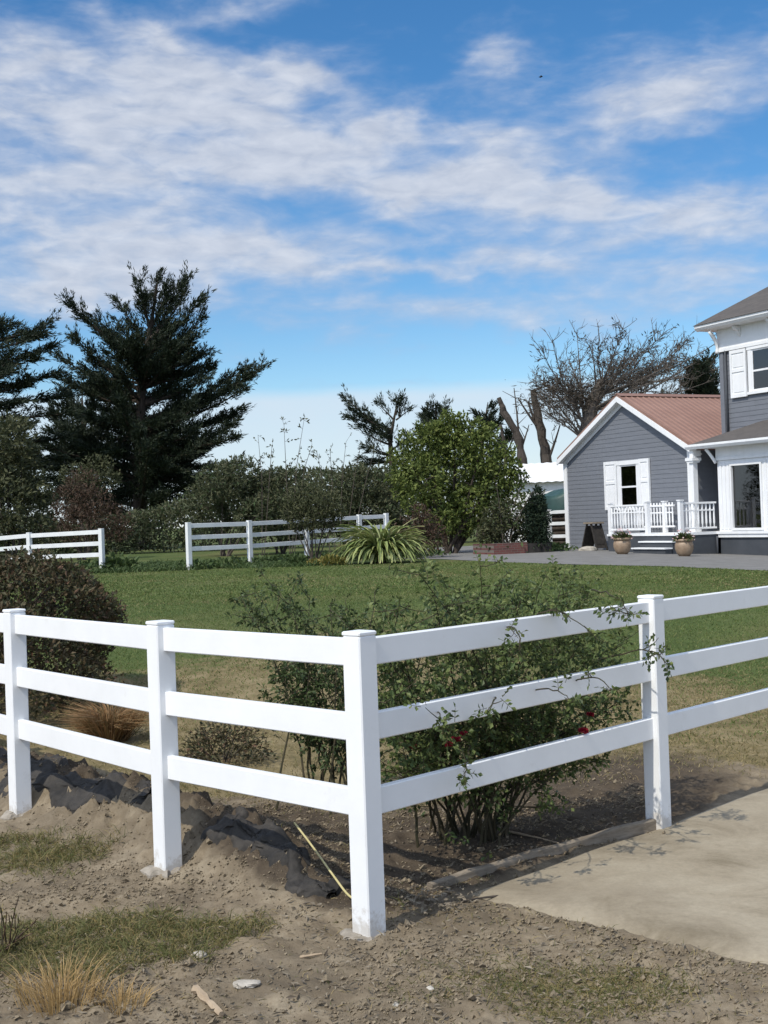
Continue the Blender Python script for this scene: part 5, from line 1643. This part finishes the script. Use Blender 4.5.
stick('short pale broken stick lying on bare soil at the bottom edge of the photo', (196, 993, 5.03), (222, 1030, 4.82), .016)
stick('thin dark twig lying on the concrete driveway near its left corner', (462, 905, 6.15), (524, 893, 6.35), .005, 'twig', 'twig')
stick('thin pale stick lying on the soil across the foot of the rose bush', (505, 838, 7.45), (560, 852, 7.15), .006, 'stick', 'twig')
stick('small pale twig lying on the soil in front of the corner post', (300, 956, 5.5), (322, 957, 5.5), .007, 'stick', 'twig')


def rock(label, px, py, Y, r, mat='stone', name='stone', sq=.55, seed=1):
    p = at(px, py, Y); base = np.array([p[0], p[1], gz(p[0], p[1])])
    m = MB(); V = []; a, b = 10, 14
    for i in range(a + 1):
        th = pi * i / a
        for j in range(b):
            ph = 2 * pi * j / b; d = np.array([sin(th) * cos(ph), sin(th) * sin(ph), cos(th)])
            k = .75 + .5 * float(vnoise(d[0] * 1.6 + seed * 5, d[1] * 1.6 + d[2] * 1.3, seed)) + .1 * float(vnoise(d[0] * 5, d[1] * 5 + d[2] * 4, seed + 3))
            V.append(base + d * r * k * np.array([1.2, .9, sq]) + (0, 0, r * .1))
    m.add(V, [(i * b + j, i * b + (j + 1) % b, (i + 1) * b + (j + 1) % b, (i + 1) * b + j) for i in range(a) for j in range(b)])
    o = m.build(name, M[mat], None, base, weld=True); o.location = base
    tag(o, label, 'stone')


rock('flat grey stone set in the soil at bottom centre, right of the pale stick', 246, 996, 5.12, .045, sq=.35, seed=4)
rock('small pale stone on the soil in front of the middle left fence post', 200, 958, 5.5, .028, seed=5)
rock('small whitish stone in the dry grass below the driveway corner', 430, 979, 5.05, .016, 'white_scrap', sq=.8, seed=6)
rock('tiny white stone in the grass left of the whitish stone', 396, 1003, 4.9, .011, 'white_scrap', sq=.9, seed=7)
rock('small pale stone at the edge of the driveway near the lower right', 640, 962, 5.1, .013, 'white_scrap', sq=.8, seed=8)
rock('brownish stone beside the straw tuft at bottom left', 92, 995, 5.0, .035, 'clod', seed=9)
rock('pale rock beside the dark A-frame stand against the gabled wall', 588, 549, 44.0, .24, 'stone', seed=10)


def weed():
    p = at(2, 925, 5.6); base = np.array([p[0], p[1], gz(p[0], p[1])])
    root = thing('weed', base, 'wiry weed with bare reddish stems at the left edge in front of the fence', 'weed')
    tb = MB(); lv = Leaves()
    for k in range(16):
        a = RNG.uniform(-.5, 1.0); L = RNG.uniform(.12, .27); e = base + np.array([sin(a) * L, RNG.normal() * .05, cos(a) * L]); Q = curve(base + RNG.normal(size=3) * .02, e, .05, 6, .01)
        tb.tube(Q, np.linspace(.004, .002, 6), 4, False)
        m = 5; lv.add(Q[RNG.integers(1, 6, m)], RNG.normal(size=(m, 3)) + (0, 0, .4), RNG.uniform(.02, .035, m), .008)
    tb.build('stem', M['redbrown'], root, base, False, False); lv.build('foliage', M['fern'], root, base)


weed()
tuft('straw_tuft', 'tuft of dry blond straw at the bottom left corner', -1.33, 5.0, 260, .26, .004, 'straw', .16, (.1, .6), .3)
tuft('straw_tuft', 'smaller wispy straw tuft just right of the blond straw tuft at bottom left', -1.08, 4.95, 120, .15, .0035, 'straw', .1, (.1, .7), .3)


def scatter(n, xr, yr, dens):
    x = RNG.uniform(*xr, n); y = RNG.uniform(*yr, n); k = RNG.uniform(size=n) < dens(x, y)
    return x[k], y[k]


_de = np.array([at(a, b, Y)[:2] for a, b, Y in ((360, 560, 43.5), (440, 561, 40.0), (505, 564, 35.2), (570, 567, 32.2), (668, 569.5, 29.0), (768, 572, 26.3), (900, 578, 21.5))])


def on_lawn(x, y):
    n = (fbm(x * 2.2, y * 2.2, 3, 57) - .5) * .5
    return np.where(x < _de[0, 0], 1.0, (y + n < np.interp(x, _de[:, 0], _de[:, 1])) * 1.0)


def in_pad(x, y):
    return ((x - PAD0[0]) * PADF[0] + (y - PAD0[1]) * PADF[1] > -.15) & ((x - PAD0[0]) * PADB[0] + (y - PAD0[1]) * PADB[1] > .05)


def grass_field(name, n, xr, yr, dens, L, W, mat, lean=.6, droop=.4):
    x, y = scatter(n, xr, yr, lambda a, b: dens(a, b) * (~in_pad(a, b)))
    P = np.stack([x, y, gh(x, y) - .006], 1); m = len(P)
    D = RNG.normal(size=(m, 3)) * lean; D[:, 2] = 1
    b = Blades(); b.add(P, D, RNG.uniform(*L, m), W, droop)
    o = b.build(name, M[mat]); o['kind'] = 'stuff'
    return o


# green and dry grass in front of the fence
pg = lambda x, y: sstep(.22, .62, 1.25 * np.exp(-((x + 1.55) ** 2 / .30 + (y - 5.68) ** 2 / .13)) + .9 * np.exp(-((x + .95) ** 2 / .16 + (y - 5.85) ** 2 / .03)) + .7 * np.exp(-((x + 2.2) ** 2 / .3 + (y - 7.3) ** 2 / .15)) + .35 * np.exp(-((x + .62) ** 2 / .02 + (y - 6.1) ** 2 / .03)) + (fbm(x * 3.5, y * 3.5, 4, 50) - .5) * 1.15)
grass_field('grass', 80000, (-2.8, .3), (4.7, 8.3), pg, (.035, .13), .0035, 'fern', .9)
pg2 = lambda x, y: sstep(.42, .85, 1.0 * np.exp(-((x - .80) ** 2 / .14 + (y - 4.9) ** 2 / .06)) + .62 * np.exp(-((x - .45) ** 2 / .45 + (y - 5.2) ** 2 / .28)) + (fbm(x * 3, y * 3, 3, 51) - .5) * .7)
grass_field('grass', 40000, (-.4, 1.7), (4.6, 6.1), pg2, (.02, .06), .003, 'fern', 1.0)
grass_field('grass', 16000, (-2.6, 1.7), (4.6, 8.0), lambda x, y: (.30 + .6 * sstep(-.2, .3, x)) * sstep(.42, .68, fbm(x * 2, y * 2, 3, 52)), (.02, .06), .003, 'dry_blade', 1.3)
# dry grass behind the fence
grass_field('dry_grass', 150000, (-4.5, 5.5), (7.4, 15.5), lambda x, y: (1 - soil_w(x, y)) * (.25 + .75 * sstep(.35, .65, fbm(x * 1.2, y * 1.2, 3, 53))) * sstep(15.8, 10, y + .0), (.025, .065), .0045, 'dry_blade', .8)
grass_field('lawn_grass', 170000, (-6.5, 7.5), (10, 24), lambda x, y: sstep(9.5, 18, y + (fbm(x * .35, y * .35, 3, 41) - .5) * 7 + np.clip(x, 0, 4) * 1.0), (.025, .055), .007, 'lawn_blade', .6)
grass_field('lawn_grass', 130000, (-10.5, 9.5), (22, 37.5), lambda x, y: on_lawn(x, y) * (.35 + .65 * sstep(.35, .6, fbm(x * .9, y * .9, 3, 55))), (.03, .075), .014, 'lawn_blade', .7)
grass_field('dry_grass', 52000, (-9, 9), (14, 37), lambda x, y: on_lawn(x, y) * sstep(.50, .70, fbm(x * .5, y * .35, 4, 56)), (.03, .07), .011, 'dry_blade', .8)
grass_field('rough_grass', 30000, (-14, -1.2), (37.6, 46), lambda x, y: sstep(.3, .6, fbm(x * .8, y * .8, 3, 54)), (.10, .32), .03, 'weed', .6)


def ground_cover():
    lv = Leaves(); x, y = [], []
    for (x0, y0), (x1, y1) in (((-12.5, 41), (-8.6, 39.4)), ((-5.9, 38.6), (-1.6, 42.5)), ((-2.2, 40.5), (1.8, 44)), ((3.6, 44), (6.2, 44.8))):
        t = RNG.uniform(0, 1, 1300); x.append(x0 + (x1 - x0) * t + RNG.normal(size=1300) * .2); y.append(y0 + (y1 - y0) * t + RNG.normal(size=1300) * .5)
    x = np.concatenate(x); y = np.concatenate(y); k = fbm(x * 1.2, y * 1.2, 3, 60) > .42; x = x[k]; y = y[k]
    P = np.stack([x, y, gh(x, y) + RNG.uniform(0, .38, len(x)) * fbm(x * 1.5, y * 1.5, 2, 61)], 1)
    lv.add(P, rdir(len(P)) + np.array([0, 0, .4]), RNG.uniform(.1, .22, len(P)), .1); o = lv.build('ground_cover', M['weed']); o['kind'] = 'stuff'


ground_cover()


def clods():
    """loose crumbs of soil and small stones"""
    x, y = scatter(90000, (-2.8, 1.7), (4.55, 9.3), lambda a, b: np.clip(soil_w(a, b), 0, 1) * (~in_pad(a - .22 * (vnoise(a * 6, b * 6, 72) - .25), b + .22 * (vnoise(a * 6, b * 6, 72) - .25))) * (.15 + .85 * sstep(.4, .65, fbm(a * 2.3, b * 2.3, 3, 70))))
    n = len(x); r = .003 + .008 * RNG.uniform(size=n) ** 4 + (RNG.uniform(size=n) < .008) * RNG.uniform(.005, .018, n)
    base = np.array([(1, 0, 0), (-.8, .5, 0), (-.6, -.8, 0), (.1, .1, .9), (.3, .9, .3), (.3, -.6, .5), (0, 0, -.7)], float)
    V = base[None] + RNG.normal(size=(n, 7, 3)) * .22
    V = V * r[:, None, None]
    V = V + np.stack([x, y, np.maximum(gh(x, y), np.where(in_pad(x, y), .004, -9)) + r * .25], 1)[:, None]
    tri = np.array([(0, 4, 3), (4, 1, 3), (1, 2, 3), (2, 5, 3), (5, 0, 3), (0, 6, 4), (4, 6, 1), (1, 6, 2), (2, 6, 5), (5, 6, 0)])
    loops = (np.arange(n)[:, None, None] * 7 + tri[None]).ravel()
    o = mesh_np('soil_clods', V.reshape(-1, 3), np.full(n * 10, 3), loops, M['clod']); o['kind'] = 'stuff'


clods()


def litter():
    lv = Leaves()
    x = np.concatenate([.17 + RNG.normal(size=260) * .10, RNG.uniform(-.1, 1.6, 420), RNG.uniform(-1.6, 1.4, 1500)])
    y = np.concatenate([6.15 + RNG.normal(size=260) * .10, RNG.uniform(6.4, 8.2, 420), RNG.uniform(4.6, 6.2, 1500)])
    k = ~in_pad(x, y); x = x[k]; y = y[k]
    P = np.stack([x, y, gh(x, y) + .01 + RNG.uniform(0, .05, len(x)) * (np.hypot(x - .17, y - 6.15) < .25)], 1)
    lv.add(P, rdir(len(P), .3), RNG.uniform(.015, .05, len(P)), RNG.uniform(.006, .016, len(P))); o = lv.build('dead_leaf_litter', M['dead_leaf']); o['kind'] = 'stuff'


litter()


def bird():
    p = at(541, 77, 62); base = p
    m = MB(); P = np.array([(-.22, 0, 0), (-.14, 0, .01), (-.02, 0, .02), (.08, 0, .03), (.14, 0, .05), (.19, 0, .045)]); P = P * .5; m.tube(base + P, [.01, .022, .035, .028, .018, .004], 8)
    for s in (-1, 1):
        V = [(.06, 0, .04), (-.06, 0, .03), (.05, s * .16, .10), (-.07, s * .15, .09), (-.02, s * .33, .05), (-.07, s * .30, .045)]
        V = [tuple(base + np.array(v) * .5) for v in V] + [tuple(base + np.array(v) * .5 - (0, 0, .012)) for v in V]
        m.add(V, [(0, 2, 3, 1), (2, 4, 5, 3), (7, 9, 8, 6), (9, 11, 10, 8), (0, 6, 8, 2), (2, 8, 10, 4), (4, 10, 11, 5), (5, 11, 9, 3), (3, 9, 7, 1)])
    o = m.build('bird', M['bird'], None, base); o.location = base; tag(o, 'tiny dark bird flying high in the blue sky', 'bird')


bird()

# ------------------------------------------------------------------ output
vs = scene.view_settings
vs.view_transform = 'Standard'; vs.look = 'None'; vs.gamma = 1; vs.exposure = 0.36
scene.display_settings.display_device = 'sRGB'
scene.render.engine = 'CYCLES'
scene.cycles.max_bounces = 6; scene.cycles.transparent_max_bounces = 8
scene.cycles.use_denoising = True
